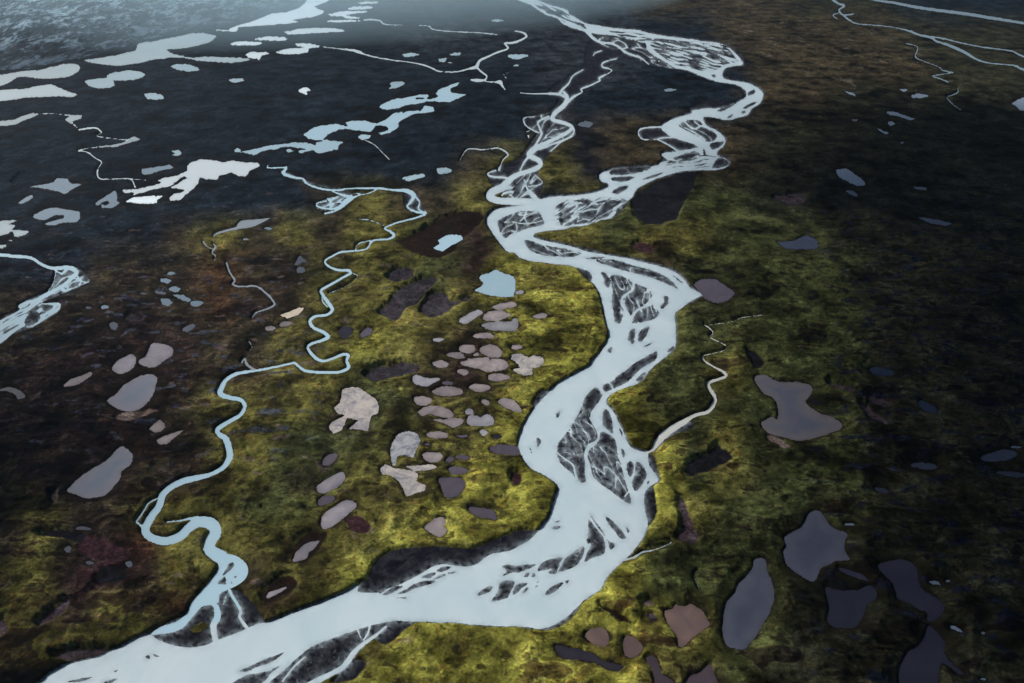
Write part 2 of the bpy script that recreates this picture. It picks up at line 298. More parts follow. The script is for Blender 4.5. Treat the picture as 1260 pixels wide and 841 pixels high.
# outline | colour | category | label | group
PONDS = """@2,1 893,562 930,535 1000,535 1040,560 1100,600 1065,640 1010,655 950,632 925,605|mauvedark|pond|grey pond touching the eastern point of the river|
@0,0 -200,374 -20,372 60,360 130,350 200,345 250,330 310,317 370,315 395,330 385,355 340,380 270,388 200,388 130,380 90,380 50,405 0,425 -200,440|far|lake|pale lake tapering in from the left edge at the foot of the blue hill|far lakes
@0,0 -200,450 -20,445 60,440 120,438 180,425 250,415 300,438 350,455 382,468 350,480 290,475 200,480 120,482 50,495 -200,510|far|lake|pale lake with a humped upper shore, just below the lake at the hill foot, left edge|far lakes
@0,0 405,298 480,288 560,275 640,255 668,245 680,215 740,205 820,190 880,178 950,165 1020,166 1065,180 1040,205 980,225 900,240 820,245 850,265 910,280 950,285 1010,280 1100,282 1180,285 1240,292 1200,305 1130,310 1020,305 960,297 900,285 840,285 760,295 690,310 600,325 520,320 450,310|far|lake|large silver lake with three long arms touching the blue hill|far lakes
@1,0 -140,150 -120,135 0,100 70,70 150,60 210,40 240,15 270,-20 340,-60 420,-60 360,5 290,35 335,55 320,75 250,90 180,100 215,108 150,118 60,125 0,130 @0,0 1175,135 1165,157 1100,155 1045,145|white|lake|brightest long white lake running out of the top of the picture|far lakes
@1,0 140,158 200,145 280,138 380,140 440,150 420,158 330,162 240,168 180,172 150,168|white|lake|slim pointed white lake lying alone below the brightest long lake|far lakes
@1,0 -5,190 60,180 130,183 155,192 140,202 80,202 0,197|white|lake|small flat oval lake above the round ended pair near the top|far lakes
@0,0 1132,215 1170,205 1240,205 1300,212 1270,224 1200,224 1145,224|white|lake|thin flat white lake left of the slim pointed lake|far lakes
@1,0 95,258 130,245 180,238 240,236 200,228 195,217 230,212 290,220 320,228 300,235 265,240 255,260 210,268 150,268 110,265|white|lake|two lobed white lake feeding the slender far stream|far lakes
@1,0 50,258 70,266 30,275 15,300 5,290 -25,290 -50,272 -30,258|white|lake|ragged white lake off the right tip of the three armed lake|far lakes
@1,0 490,15 540,8 605,10 590,19 520,21|white|lake|topmost white sliver of water left of the bright haze|slivers of water near the top edge
@1,0 450,42 480,32 560,32 580,40 540,48 460,49|white|lake|second white sliver from the top, flat and wide|slivers of water near the top edge
@1,0 355,72 400,62 440,55 545,55 540,64 480,68 440,78 510,86 505,94 450,94 420,82 370,79|white|lake|forked white sliver with a lower tail near the top|slivers of water near the top edge
@1,0 348,104 400,99 500,100 515,104 440,110 360,110|white|lake|thinnest straight sliver below the forked one|slivers of water near the top edge
@0,0 415,400 450,390 520,385 530,370 570,355 630,348 690,352 715,372 680,390 620,398 560,398 565,420 540,433 480,436 440,425|farblue|lake|light blue double pond shaped like two joined ovals|far lakes
@0,0 840,328 870,316 930,318 985,342 950,353 880,348|farblue|pond|light blue lens shaped pond below the three armed lake|far ponds
@0,0 710,462 760,458 795,468 808,487 770,491 730,489 715,478|farblue|pond|small blue diamond shaped pond below the double pond|far ponds
@0,0 1125,395 1155,387 1208,390 1195,402 1150,408|farblue|pond|tiny blue pond right of the lens shaped pond|far ponds
@0,0 -200,605 0,597 50,592 80,585 120,568 170,558 195,562 160,580 110,598 80,612 30,620 -200,640|far|pond|thin pale pond tapering right from the left edge above the joined pools|far ponds
@0,0 320,588 340,575 320,567 400,568 400,585 350,602 380,630 360,615 330,600|far|pond|small ragged pool at the head of the crooked rivulet|far ponds
@0,0 485,722 540,715 600,705 640,680 665,674 690,687 640,705 580,722 500,728|far|pond|long thin pool at the bend of the crooked rivulet|far ponds
@0,0 845,745 875,740 895,748 885,765 845,768 860,755|farblue|pond|tiny notched pool above the big white island lake|far ponds
@0,0 700,832 760,825 830,812 855,828 @0,1 790,0 740,20 700,18|bluegrey|pond|dull blue wedge shaped pool left of the big white island lake|far ponds
@0,0 920,820 940,800 980,788 1040,785 1100,800 1130,790 1200,800 1265,802 @0,1 1275,-20 1230,0 1210,30 1170,25 1140,10 1115,20 1080,25 1070,45 1020,45 985,35 975,65 950,90 910,120 890,145 840,148 832,138 860,115 900,105 905,96 880,92 840,85 870,72 900,50 925,40 905,28 880,45 850,68 820,80 790,85 740,100 700,110 650,125 660,110 610,110 605,95 680,92 730,75 800,65 775,50 810,35 870,25 920,0|white|lake|big white lake with ragged arms and dark islets on the left plain|far lakes
@0,1 620,152 660,132 740,126 805,125 775,145 770,162 700,165 660,160|white|pond|white pool just under the ragged arms of the big lake|far ponds
@0,1 140,82 200,70 260,58 280,38 330,40 345,62 400,68 360,90 320,118 290,105 240,95 190,85|bluegrey|pond|star shaped blue grey pond on the left plain|far ponds
@0,1 90,158 120,135 155,120 163,135 130,155 100,163|bluegrey|pond|small blue grey leaf shaped pond under the star shaped one|far ponds
@0,1 158,228 190,205 240,185 290,185 330,192 390,205 395,235 375,255 310,258 260,272 220,265 240,255 310,235 315,220 270,220 220,245 180,238|bluegrey|pond|blue grey pond curled around a dark tongue of land|far ponds
@0,1 470,165 490,145 530,120 565,103 580,125 575,148 590,160 560,185 500,185 498,168 520,172 540,162 530,152 500,158 490,170|bluegrey|pond|blue grey ring pond around a dark islet|far ponds
@0,1 -200,250 0,250 90,245 40,262 75,270 60,290 140,300 100,325 70,325 60,305 20,318 -200,330|far|pond|pale jagged pond on the left edge above the braided stream|far ponds
@0,1 -200,370 30,365 10,385 -200,400|far|pond|pale sliver of pond at the left edge just above the braided stream|far ponds
@0,1 35,345 60,338 58,348|far|pond|speck of water between the jagged pond and the sliver below|far ponds
@1,0 655,410 690,403 728,403 730,418 690,435 655,438 668,422|farblue|pond|blue flag shaped pond above the chain of blue lakes|far ponds
@1,0 605,530 620,515 660,495 740,480 830,465 850,470 840,480 790,485 850,490 895,478 885,460 900,440 940,430 960,415 998,408 985,425 955,440 960,455 1000,462 1040,468 1000,485 950,503 900,502 850,500 800,508 740,520 700,532 640,543|blue|lake|upper right lake of the blue chain, with a hooked arm|chain of blue lakes
@1,0 235,660 270,635 330,615 400,612 445,620 440,602 490,595 550,600 590,608 640,590 680,560 760,548 810,545 830,525 870,530 875,548 830,558 780,562 740,580 700,605 705,625 660,655 615,663 605,655 650,640 640,622 590,620 565,650 510,645 440,635 400,640 350,665 320,692 265,685 245,672|blue|lake|longest blue lake with wavy shores in the middle of the chain|chain of blue lakes
@0,0 1150,740 1170,730 1190,745 1250,735 @1,0 50,718 120,710 240,703 290,715 300,698 340,692 430,700 410,718 400,735 350,750 310,755 280,742 220,755 210,742 240,735 150,722 100,735 50,740 0,760 @0,0 1240,765 1190,750 1160,752|blue|lake|lowest blue lake of the chain tapering away to the left|chain of blue lakes
@1,0 500,670 520,663 565,668 555,680 520,690 505,682|blue|pond|small blue pool at the top of the fine outlet rivulet|chain of blue lakes
@1,0 148,742 165,733 182,744 160,752|blue|pond|tiny blue pool under the lowest blue lake|chain of blue lakes
@1,0 208,440 240,432 272,445 255,455 250,470 230,462 215,455|white|pond|tiny white star shaped pool alone on the slate plain|small pools on the slate plain
@1,0 718,268 760,262 808,270 780,277 740,281|farblue|pond|small ragged pool beside the slender far stream|small pools on the slate plain
@1,0 948,265 1010,260 1002,272 960,273|farblue|pond|upper pool of the three specks left of the far stream fork|small pools on the slate plain
@1,0 900,292 938,287 932,304 903,305|farblue|pond|squarish left speck of the three pools by the far stream fork|small pools on the slate plain
@1,0 938,309 975,305 972,314|farblue|pond|smallest right speck of the three pools by the far stream fork|small pools on the slate plain
@1,0 1158,102 1190,95 1225,103 1190,111|farblue|pond|pale pool high up left of the distant braided river|small pools on the slate plain
@2,0 -20,275 0,268 85,270 72,280 40,293 0,290|farblue|pond|pale blue pool below the top of the far stream|small pools on the slate plain
@2,0 8,325 35,318 32,331|farblue|pond|speck of water under the pale blue pool of the far stream|small pools on the slate plain
@2,0 743,443 775,436 808,443 785,451 755,451|bluegrey|pond|small blue grey pool alone on the brown heath inside the upper bend|small pools on the slate plain
@2,0 325,612 360,592 400,610 380,628 340,625|dim|pond|dim grey pool right of the upper fork of the river|small pools on the slate plain
@1,0 890,830 930,824 965,835 @1,1 955,10 905,20 890,5|farblue|pond|small blue wedge pool on the olive heath left of the river fork|ponds beside the upper fork
@1,1 722,38 770,22 825,16 832,30 780,48 745,54|farblue|pond|blue slanted pool above the bend of the winding stream|ponds beside the upper fork
@1,1 873,380 905,360 895,345 915,330 950,316 1010,320 1018,340 985,360 955,370 925,395 890,392|blue|pond|bright blue pond in a broad dark peat basin|ponds beside the upper fork
@1,1 1075,590 1100,575 1120,555 1098,535 1110,515 1150,505 1180,488 1215,505 1262,520 1278,545 1268,620 1200,622 1130,610|blue|pond|largest bright blue pond in the moss west of the river neck|ponds beside the upper fork
@3,0 340,835 385,830 @3,1 400,-2 430,20 465,45 482,72 440,76 400,60 345,28 335,5|shade|pond|blue grey oblong pond in the dark heath, upper right|ponds in the dark heath
@3,1 383,98 412,97 445,120 432,129 390,110|dusk|pond|small dusky pool just under the blue grey oblong pond|ponds in the dark heath
@3,1 718,78 780,85 778,98 720,90|dusk|pond|small dusky pool far right of the blue grey oblong pond|ponds in the dark heath
@3,1 738,230 830,240 908,262 880,272 800,262|dusk|pond|long dusky sliver right of centre in the dark heath|ponds in the dark heath
@3,1 48,352 130,345 190,318 242,345 240,387 100,387 58,367|dusk|pond|very dim triangular pool below the purple mud patch|ponds in the dark heath
@3,0 375,448 425,460 430,473 400,466|shade|pond|pale chip of water left of a flat pool in the upper right heath|pools in the upper right heath
@3,0 705,470 740,460 790,472 760,483 712,483|shade|pond|flat pale pool in the middle of the upper right heath|pools in the upper right heath
@3,0 648,440 690,442 670,454|shade|pond|dim chip of water just above the flat pale pool|pools in the upper right heath
@3,0 585,550 620,550 660,565 722,585 700,593 640,575 590,563|shade|pond|long wavy pale pool in the upper right heath|pools in the upper right heath
@3,0 588,602 610,597 630,612 600,622|shade|pond|round pale pool directly under the long wavy one|pools in the upper right heath
@3,0 538,630 570,645 598,657 580,662 550,647|shade|pond|slanting sliver under the round pale pool|pools in the upper right heath
@3,0 645,700 675,700 660,711|dusk|pond|lowest faint pool of the upper right group|pools in the upper right heath
@3,0 408,590 447,590 430,600|dusk|pond|faint oval pool left of the long wavy one|pools in the upper right heath
@3,0 1198,510 1230,490 1290,470 1320,540 1275,547 1240,542 1220,522|shade|pond|blue pool cut by the right edge of the view|pools in the upper right heath
@3,2 0,170 30,190 80,200 150,200 205,215 222,245 200,280 185,300 210,325 260,355 320,375 365,405 355,435 300,455 230,480 150,490 80,475 30,462 0,450 @2,2 1235,430 1225,400 1250,385 @3,2 20,370 45,385 50,350 40,300 10,270 -20,260 @2,2 1215,230 1195,195 1200,170 1240,165|slate|pond|large hourglass shaped grey pond with pale tan margins|large dark ponds east of the river
@3,3 205,5 235,-8 265,5 285,35 310,70 345,90 390,108 380,150 378,190 402,232 380,242 330,240 300,262 260,280 240,330 215,345 170,320 120,290 85,250 75,200 90,170 80,125 120,100 165,75 185,35|slatedark|pond|five pointed slate blue pond in the lower right moss|large dark ponds east of the river
@2,3 1225,228 1250,235 1255,290 1275,330 @3,3 25,370 30,430 10,490 -20,550 -50,600 @2,3 1170,650 1140,680 1080,670 1045,640 1035,580 1040,500 1060,440 1095,400 1110,360 1150,320 1180,280 1190,240|slatedark|pond|tall leaf shaped slate blue pond left of the five pointed one|large dark ponds east of the river
@3,3 540,262 600,240 660,235 710,250 735,290 740,340 760,380 810,410 860,450 865,490 810,540 780,530 785,500 740,480 690,450 640,430 625,390 610,345 570,310|slatedim|pond|long hooked slate pond right of the five pointed one|large dark ponds east of the river
@3,3 790,560 830,590 870,640 870,700 900,740 965,795 940,800 860,745 840,800 820,900 680,900 640,800 680,700 740,660 770,610|slatedim|pond|dim forked pond below the hooked one at the bottom edge|large dark ponds east of the river
@3,3 280,375 340,385 440,385 500,360 535,390 530,430 490,460 460,530 420,570 340,572 290,540 300,470|slatedim|pond|dimmest broad pond between the tall and the hooked ones|large dark ponds east of the river
@3,3 345,275 400,285 480,320 500,345 430,325 370,300|slatedim|pond|narrow dim pool above the dimmest broad pond|large dark ponds east of the river
@2,3 750,490 790,475 805,455 850,465 880,455 940,490 960,530 975,555 930,590 880,630 840,668 820,660 810,610 780,570 760,530|brown|pond|largest brown silty pond, kite shaped, right of the river's lowest bend|brown pools below the river bend
@2,3 360,605 380,580 430,568 465,585 478,640 455,668 410,655 370,630|brown|pond|brown pool nearest the lowest bend of the river|brown pools below the river bend
@2,3 550,620 580,608 620,635 645,665 620,705 580,720 550,700|brown|pond|brown egg shaped pool between its two brown neighbours|brown pools below the river bend
@2,3 210,660 240,655 290,670 350,680 400,700 440,730 500,745 550,760 520,785 470,775 410,745 330,730 260,725 225,700|darkwater|pond|long dark worm shaped pool in bright moss|brown pools below the river bend
@2,3 660,715 700,708 720,740 740,800 790,830 820,900 720,900 690,780 665,745|mauvedim|pond|dim purple pool trailing off the bottom edge|brown pools below the river bend
@2,3 860,900 870,810 920,795 970,750 990,780 1020,900|mauvedim|pond|dim purple triangular pool at the bottom edge|brown pools below the river bend
@2,3 670,505 690,495 700,515 685,525|mauvedim|pond|tiny dark pool left of the kite shaped brown pond|brown pools below the river bend
E@1,2 1040,38,40,25,5|mauve|pond|small oval pool at the upper left of the pool cluster, beside a bigger oval|pools in the moss cluster
E@1,2 1158,50,60,30,8|mauve|pond|bigger smooth oval pool in the top row of the moss cluster|pools in the moss cluster
E@1,2 985,70,43,18,5|mauve|pond|flat oval pool at the left end of the cluster's top row|pools in the moss cluster
E@1,2 1085,67,15,8,0|mauve|pond|tiny pool wedged between the two top ovals of the cluster|pools in the moss cluster
E@1,2 910,113,43,18,3|mauve|pond|grey oval pool left below the cluster's top row|pools in the moss cluster
@1,2 1005,105 1040,95 1045,85 1110,80 1145,80 1152,100 1158,85 1220,92 1242,125 1200,147 1130,150 1110,140 1060,130 1020,118|mauve|pond|broad mauve pool of three merged lobes near the cluster's top|pools in the moss cluster
E@1,2 1020,153,28,15,5|mauve|pond|small round pool under the three lobed one|pools in the moss cluster
E@1,2 1192,178,53,20,-3|mauve|pond|flat oval pool below right of the three lobed one|pools in the moss cluster
E@1,2 1102,230,52,20,0|mauve|pond|oval pool with a dark lower rim below the small round pool|pools in the moss cluster
E@1,2 945,247,77,25,2|mauve|pond|widest long oval pool of the cluster|pools in the moss cluster
@1,2 770,180 790,165 830,180 905,182 880,205 840,222 790,215 772,200|palegrey|pond|pale dished pool left of the widest oval|pools in the moss cluster
E@1,2 820,293,47,23,0|mauve|pond|round mauve pool left below the widest oval|pools in the moss cluster
@1,2 795,350 830,325 880,318 940,330 975,362 950,382 900,372 860,360 820,370|mauve|pond|arched mauve pool in the middle of the cluster|pools in the moss cluster
@1,2 870,385 930,384 980,378 1022,387 1015,410 970,427 930,407|mauve|pond|jagged pool tucked under the arched one|pools in the moss cluster
E@1,2 1130,300,22,14,10|mauve|pond|tiny faint pool above the blue bean shaped one|pools in the moss cluster
E@1,2 1050,347,23,15,0|palegrey|pond|small round grey pool at the upper left of the blue bean|pools in the moss cluster
@1,2 1038,390 1050,367 1090,365 1105,374 1140,358 1172,382 1165,410 1120,418 1050,415|palegrey|pond|bluish bean shaped pool of two joined circles|pools in the moss cluster
@1,2 1190,295 1230,278 1280,300 1310,350 1240,335 1200,312|mauve|pond|angular mauve pool right of the bluish bean|pools in the moss cluster
E@1,2 892,462,51,20,4|mauve|pond|dark rimmed oval pool under the jagged one|pools in the moss cluster
E@1,2 1120,450,19,14,0|palegrey|pond|little bright round pool below the bluish bean|pools in the moss cluster
E@1,2 1187,471,26,11,0|darkwater|pond|tiny black rimmed pool right of the little bright one|pools in the moss cluster
@1,2 1150,522 1200,508 1260,510 1290,525 1285,560 1200,558 1160,545|mauvedark|pond|dark oblong pool on the moss right beside the river|pools in the moss cluster
E@1,2 870,570,54,25,5|mauve|pond|mauve oval pool right of the blue grey mudflat|pools in the moss cluster
E@1,2 955,583,23,14,-10|mauvedark|pond|left one of the two small dark pools side by side|pools in the moss cluster
E@1,2 1018,573,35,14,3|mauvedark|pond|right one of the two small dark pools side by side|pools in the moss cluster
E@1,2 995,637,50,20,0|mauvedark|pond|dark dome shaped pool above the shield shaped one|pools in the moss cluster
@1,2 900,680 930,672 1010,672 1028,700 1020,735 975,770 930,768 915,730|mauvedark|pond|grey shield shaped pool at the lower edge of the cluster|pools in the moss cluster
E@1,2 945,207,28,9,3|mauvedark|pond|faint sliver pool just above the widest oval|pools in the moss cluster
E@1,2 1015,468,30,8,3|mauvedark|pond|faint sliver pool in black peat between two rimmed ovals|pools in the moss cluster
E@1,2 843,508,15,8,0|mauvedark|pond|tiny dark pool left of the black peat hollows|pools in the moss cluster
@1,2 425,240 470,225 510,230 545,255 590,285 605,320 600,355 570,370 560,400 550,440 500,435 460,430 480,410 500,390 450,378 440,400 420,440 380,455 360,430 370,400 410,380 440,365 400,355 385,330 410,305 420,270|cream|mudflat|big cream coloured dried pool with cracked grey surface|dried pale pools
@1,2 660,540 670,500 700,460 750,442 790,455 812,490 790,530 775,575 730,560 695,570 690,610 670,610 665,580|silver|mudflat|blue grey fan shaped mudflat with a dark lower corner|dried pale pools
@1,2 612,625 640,605 680,625 760,635 800,655 790,690 835,710 830,735 780,750 740,765 720,720 700,690 660,660 620,655|cream|mudflat|cream boot shaped dried pool below the fan shaped one|dried pale pools
@1,2 735,615 800,612 870,608 892,622 850,635 780,640|cream|mudflat|thin cream strip of dried mud beside the boot shaped one|dried pale pools
@2,2 0,65 40,60 80,80 110,68 150,80 160,105 130,128 100,135 100,165 60,170 20,155 5,140 40,130 15,100 -5,90|cream|mudflat|cream clover shaped dried pool nearest the river|dried pale pools
E@2,2 22,30,28,14,5|mauve|pond|grey oval pool just above the clover shaped dried pool|pools near the clover shaped flat
E@2,2 10,328,18,20,0|mauve|pond|grey round pool on the moss left of the river's west shore|pools near the clover shaped flat
@1,2 325,605 335,575 365,555 398,555 398,580 375,605 345,615|mauvedark|pond|dark tilted pool with a black rim, upper one of three|dark pools west of the cluster
@1,2 300,715 340,680 400,650 430,648 438,680 400,720 340,750 305,745|greyblue|pond|grey slanted oval pool in the middle of the three dark rimmed pools|dark pools west of the cluster
E@1,2 345,784,45,25,-15|mauvedark|pond|dark oval pool just below the grey slanted one|dark pools west of the cluster
@1,2 390,810 440,782 490,793 495,815 470,838 @1,3 455,10 400,55 360,78 325,82 320,45 335,10|greyblue|pond|largest grey slanted pool above the two peat rimmed ones|dark pools west of the cluster
@1,3 180,245 195,205 230,165 270,150 315,140 290,180 260,200 250,230 220,240 195,246|greyblue|pond|pale wedge shaped pool in a black peat hollow|dark pools west of the cluster
@1,3 50,420 65,395 110,380 150,370 130,395 90,415 60,426|greyblue|pond|smallest pale pool in a black peat hollow by the river bank|dark pools west of the cluster
@1,3 830,75 850,55 880,30 920,25 935,50 925,70 942,95 910,125 880,115 845,95|mauve|pond|heart shaped mauve pool above the gravel flat|dark pools west of the cluster
@1,2 1045,825 1060,815 1110,822 1165,830 @1,3 1185,20 1180,42 1130,30 1070,15|mauvedark|pond|dark curved pool right of the heart shaped one|dark pools west of the cluster
@1,1 1000,735 1030,712 1090,685 1118,700 1090,720 1040,755 1010,754|palegrey|pond|pale slanted pool at the upper left of the stacked pools|stacked pools below the blue pond
@1,1 1115,725 1140,695 1180,690 1240,700 1255,715 1200,740 1130,740|mauve|pond|mauve pool right of the pale slanted one|stacked pools below the blue pond
@1,1 1160,672 1200,655 1265,645 1280,668 1200,686|mauve|pond|mauve flat pool just under the largest blue pond|stacked pools below the blue pond
@1,1 1105,760 1160,745 1260,740 1290,738 1285,785 1220,792 1150,785|palegrey|pond|palest and widest pool of the stack|stacked pools below the blue pond
E@1,1 1125,815,48,15,0|mauve|pond|mauve oval pool at the bottom of the stack|stacked pools below the blue pond
E@1,1 900,832,28,10,0|palegrey|pond|small bluish pool lying left of the stack|stacked pools below the blue pond
E@2,1 38,600,22,12,-5|palegrey|pond|small grey pool touching the moss right of the blue pond|stacked pools below the blue pond
E@2,1 12,748,18,22,-10|palegrey|pond|small pale upright pool right of the stack|stacked pools below the blue pond
E@2,1 140,716,36,13,-5|mauve|pond|dim mauve pool alone on the moss right of the stack|stacked pools below the blue pond
@0,2 680,98 720,70 740,20 770,8 840,25 853,60 820,90 760,128 700,122|greyblue|pond|grey blue pond at the upper right of the left bog|ponds in the left bog
@0,2 553,140 575,100 640,65 665,75 668,115 640,145 590,162|greyblue|pond|smaller grey pond with a pink upper shore left of its neighbour|ponds in the left bog
@0,2 525,295 570,260 610,215 660,185 730,162 775,180 765,225 740,290 690,335 640,348 580,335|bog|pond|light blue grey egg shaped pond in the middle of the left bog|ponds in the left bog
@0,2 330,735 380,680 450,630 520,590 580,530 610,520 655,560 640,610 600,640 590,680 540,740 500,765 430,775 370,755|bog|pond|largest long blue grey pond of the left bog|ponds in the left bog
@0,2 315,218 350,185 400,170 445,152 450,168 390,210 330,225|mauve|pond|narrow purple pool left of the egg shaped pond|ponds in the left bog
@0,2 735,435 760,405 790,388 815,420 780,452|mauve|pond|small triangular mauve pool under the egg shaped pond|ponds in the left bog
@0,2 770,490 810,465 895,440 880,462 830,500 790,508|mauve|pond|pointed mauve pool just right of the triangular one|ponds in the left bog
@0,2 -100,250 0,235 60,225 100,245 130,275 90,288 70,260 0,245|dim|pond|dim curled pool near the left edge|ponds in the left bog
E@0,1 843,507,20,9,0|bluegrey|pond|topmost oval of the cluster of small blue ponds|small blue ponds in the left heath
E@0,1 815,543,28,11,8|bluegrey|pond|second pond from the top of the small blue cluster|small blue ponds in the left heath
E@0,1 860,585,30,13,5|bluegrey|pond|bright middle pond of the small blue cluster|small blue ponds in the left heath
@0,1 850,612 900,612 940,635 930,648 890,637|bluegrey|pond|slanting pond in the lower right of the small blue cluster|small blue ponds in the left heath
@0,1 790,630 830,632 850,650 830,668 800,660|bluegrey|pond|squarish pond at the lower left of the small blue cluster|small blue ponds in the left heath
E@0,1 968,655,34,15,0|bluegrey|pond|rightmost oval pond of the small blue cluster|small blue ponds in the left heath
E@0,1 790,602,28,8,10|dim|pond|faint pond at the left of the small blue cluster|small blue ponds in the left heath
E@0,1 705,605,18,6,0|dim|pond|faint sliver left of the small blue cluster|small blue ponds in the left heath
E@0,1 517,673,20,9,0|bluegrey|pond|small squarish pond alone in the maroon heath|small blue ponds in the left heath
E@0,1 437,676,14,5,0|dim|pond|tiny speck left of the lone squarish pond|small blue ponds in the left heath
E@0,1 930,775,36,14,-25|dim|pond|dim tilted pond below the small blue cluster|small blue ponds in the left heath
E@0,1 560,765,20,22,0|dim|pond|dim upright pool in the lower left heath|small blue ponds in the left heath
E@0,1 1210,340,14,5,0|bluegrey|pond|tiny speck of water under the pond at the head of the grey brook|small blue ponds in the left heath
E@1,1 60,286,18,7,0|bluegrey|pond|tiny pool right of the head of the grey brook|small blue ponds in the left heath
E@1,1 220,490,22,17,-10|dim|pond|dim round pool in the rusty heath left of the stream|pools in the rusty heath
@1,1 190,460 215,420 240,440 260,450 225,455 205,470|dim|pond|dim ragged pool directly above the round one|pools in the rusty heath
@1,1 405,790 430,768 470,772 478,800 440,830 415,820|darkwater|pond|dark round pool just right of the stream's lower loop|pools in the rusty heath
@1,1 515,800 550,770 578,785 560,810 520,825|mauvedark|pond|dark oval pool right of the dark round one|pools in the rusty heath
@1,1 120,712 180,690 210,675 238,680 210,710 160,728|sand|mudflat|bright sandy sliver beside the left stream loop|pools in the rusty heath
E@1,1 145,755,30,13,-10|mauve|pond|mauve pool right under the bright sandy sliver|pools in the rusty heath
E@1,1 70,778,26,12,5|mauve|pond|mauve oval pool left below the sandy sliver|pools in the rusty heath
E@0,3 335,185,18,16,0|dim|pond|small round grey pool in the lower left bog|pools in the lower left bog
E@0,3 440,250,22,10,5|dim|pond|flat grey pool right below the small round one|pools in the lower left bog
E@0,3 635,257,18,16,0|dim|pond|dim round pool at the edge of the purple peat|pools in the lower left bog
E@0,3 410,82,38,10,5|dim|pond|narrow grey pool above the purple peat|pools in the lower left bog
E@3,2 560,735,36,12,14|dusk|pond|small bluish pool in the dark heath right of the mid river|pools in the right shade
E@3,2 770,615,70,16,6|dusk|pond|long dim blue pool right of the river in deep shade|pools in the right shade
E@3,2 785,325,50,24,30|duskdeep|pond|deep blue dim pool in shade right of the hourglass pond|pools in the right shade
E@3,2 560,150,60,22,8|duskdeep|pond|deep blue dim pool above right of the hourglass pond|pools in the right shade
E@3,2 1140,565,90,28,-5|dusk|pond|dim broad pool near the right edge|pools in the right shade
E@3,2 1220,522,26,6,0|shade|pond|pale sliver at the right edge above the dim broad pool|pools in the right shade
E@3,2 1200,655,70,15,5|dusk|pond|dim long pool below the broad one at the right edge|pools in the right shade
E@3,3 822,350,30,9,12|shade|pond|pale sliver left of a tiny round pool in the lower right|pools in the right shade
E@3,3 885,341,12,7,0|shade|pond|tiny round pale pool in the lower right|pools in the right shade
E@3,3 925,576,35,8,25|shade|pond|slanted pale sliver right of the hooked pond|pools in the right shade
E@3,3 1058,597,10,7,0|shade|pond|tiny bright speck right of the slanted sliver|pools in the right shade
E@3,3 1060,824,18,6,8|shade|pond|tiny pale sliver at the bottom right edge|pools in the right shade
E@3,3 400,62,26,7,5|shade|pond|small grey sliver right above the five pointed pond|pools in the right shade"""
import bpy, math, random, time
import numpy as np
T0 = time.time()
random.seed(7)
H = 500.0                      # height of the drone over the plain (m)
PITCH = math.radians(34.0)
F = 840.0                      # 24 mm lens on a 1260 wide sheet
CX, CY = 630.0, 420.5
sp, cp = math.sin(PITCH), math.cos(PITCH)

def to_world(x, y):
    a = (np.asarray(x, float) - CX) / F; b = (CY - np.asarray(y, float)) / F
    t = H / (sp - b * cp)
    return a * t, (cp + b * sp) * t, t

# ------------------------------------------------------------ outline reading
def parse(s):
    pts = []; ox = oy = 0.0
    for tok in s.split():
        if tok[0] == '@':
            c, r = tok[1:].split(','); ox = float(c) * 315; oy = float(r) * 210
        else:
            v = [float(q) for q in tok.split(',')]
            pts.append([ox + v[0] / 4, oy + v[1] / 4] + [q / 4 for q in v[2:]])
    return np.array(pts)

def smooth(P, closed, n=4, tight=1.0):
    """Catmull-Rom through the surveyed points."""
    m = len(P)
    if m < 3: return P
    out = []
    rng = range(m if closed else m - 1)
    for i in rng:
        if closed: p0, p1, p2, p3 = P[i - 1], P[i], P[(i + 1) % m], P[(i + 2) % m]
        else: p0, p1, p2, p3 = P[max(i - 1, 0)], P[i], P[i + 1], P[min(i + 2, m - 1)]
        L = np.hypot(*(p2[:2] - p1[:2])); k = 1 if L < 1.5 else n
        for j in range(k):
            t = j / k
            q = 0.5 * ((2 * p1) + (-p0 + p2) * t + (2 * p0 - 5 * p1 + 4 * p2 - p3) * t * t + (-p0 + 3 * p1 - 3 * p2 + p3) * t ** 3)
            out.append(q * tight + (p1 + (p2 - p1) * t) * (1 - tight))
    if not closed: out.append(P[-1])
    return np.array(out)

# ------------------------------------------------------------ ground lattice (dense near, sparse far and aside)
def axis(lo, a, b, hi, step=1.0, g=1.12):
    mid = list(np.arange(a, b + .01, step)); left = []; s = step; x = a
    while x > lo: s *= g; x -= s; left.append(x)
    right = []; s = step; x = mid[-1]
    while x < hi: s *= g; x += s; right.append(x)
    return np.array(left[::-1] + mid + right)
xs = axis(-2600, -16, 1276, 3900)
top = []; y = -20.0; s = 1.0
while y > -138: s *= 1.07; y -= s; top.append(max(y, -138.0))
ys = np.concatenate([np.array(top[::-1]), np.arange(-20, -4, 1.0), axis(-4, -4, 852, 1650)])
ys = np.unique(ys)
X, Y = np.meshgrid(xs, ys); NY, NX = X.shape
WX, WY, DEP = to_world(X, Y)
MPP = DEP / F                                             # metres per map unit, across

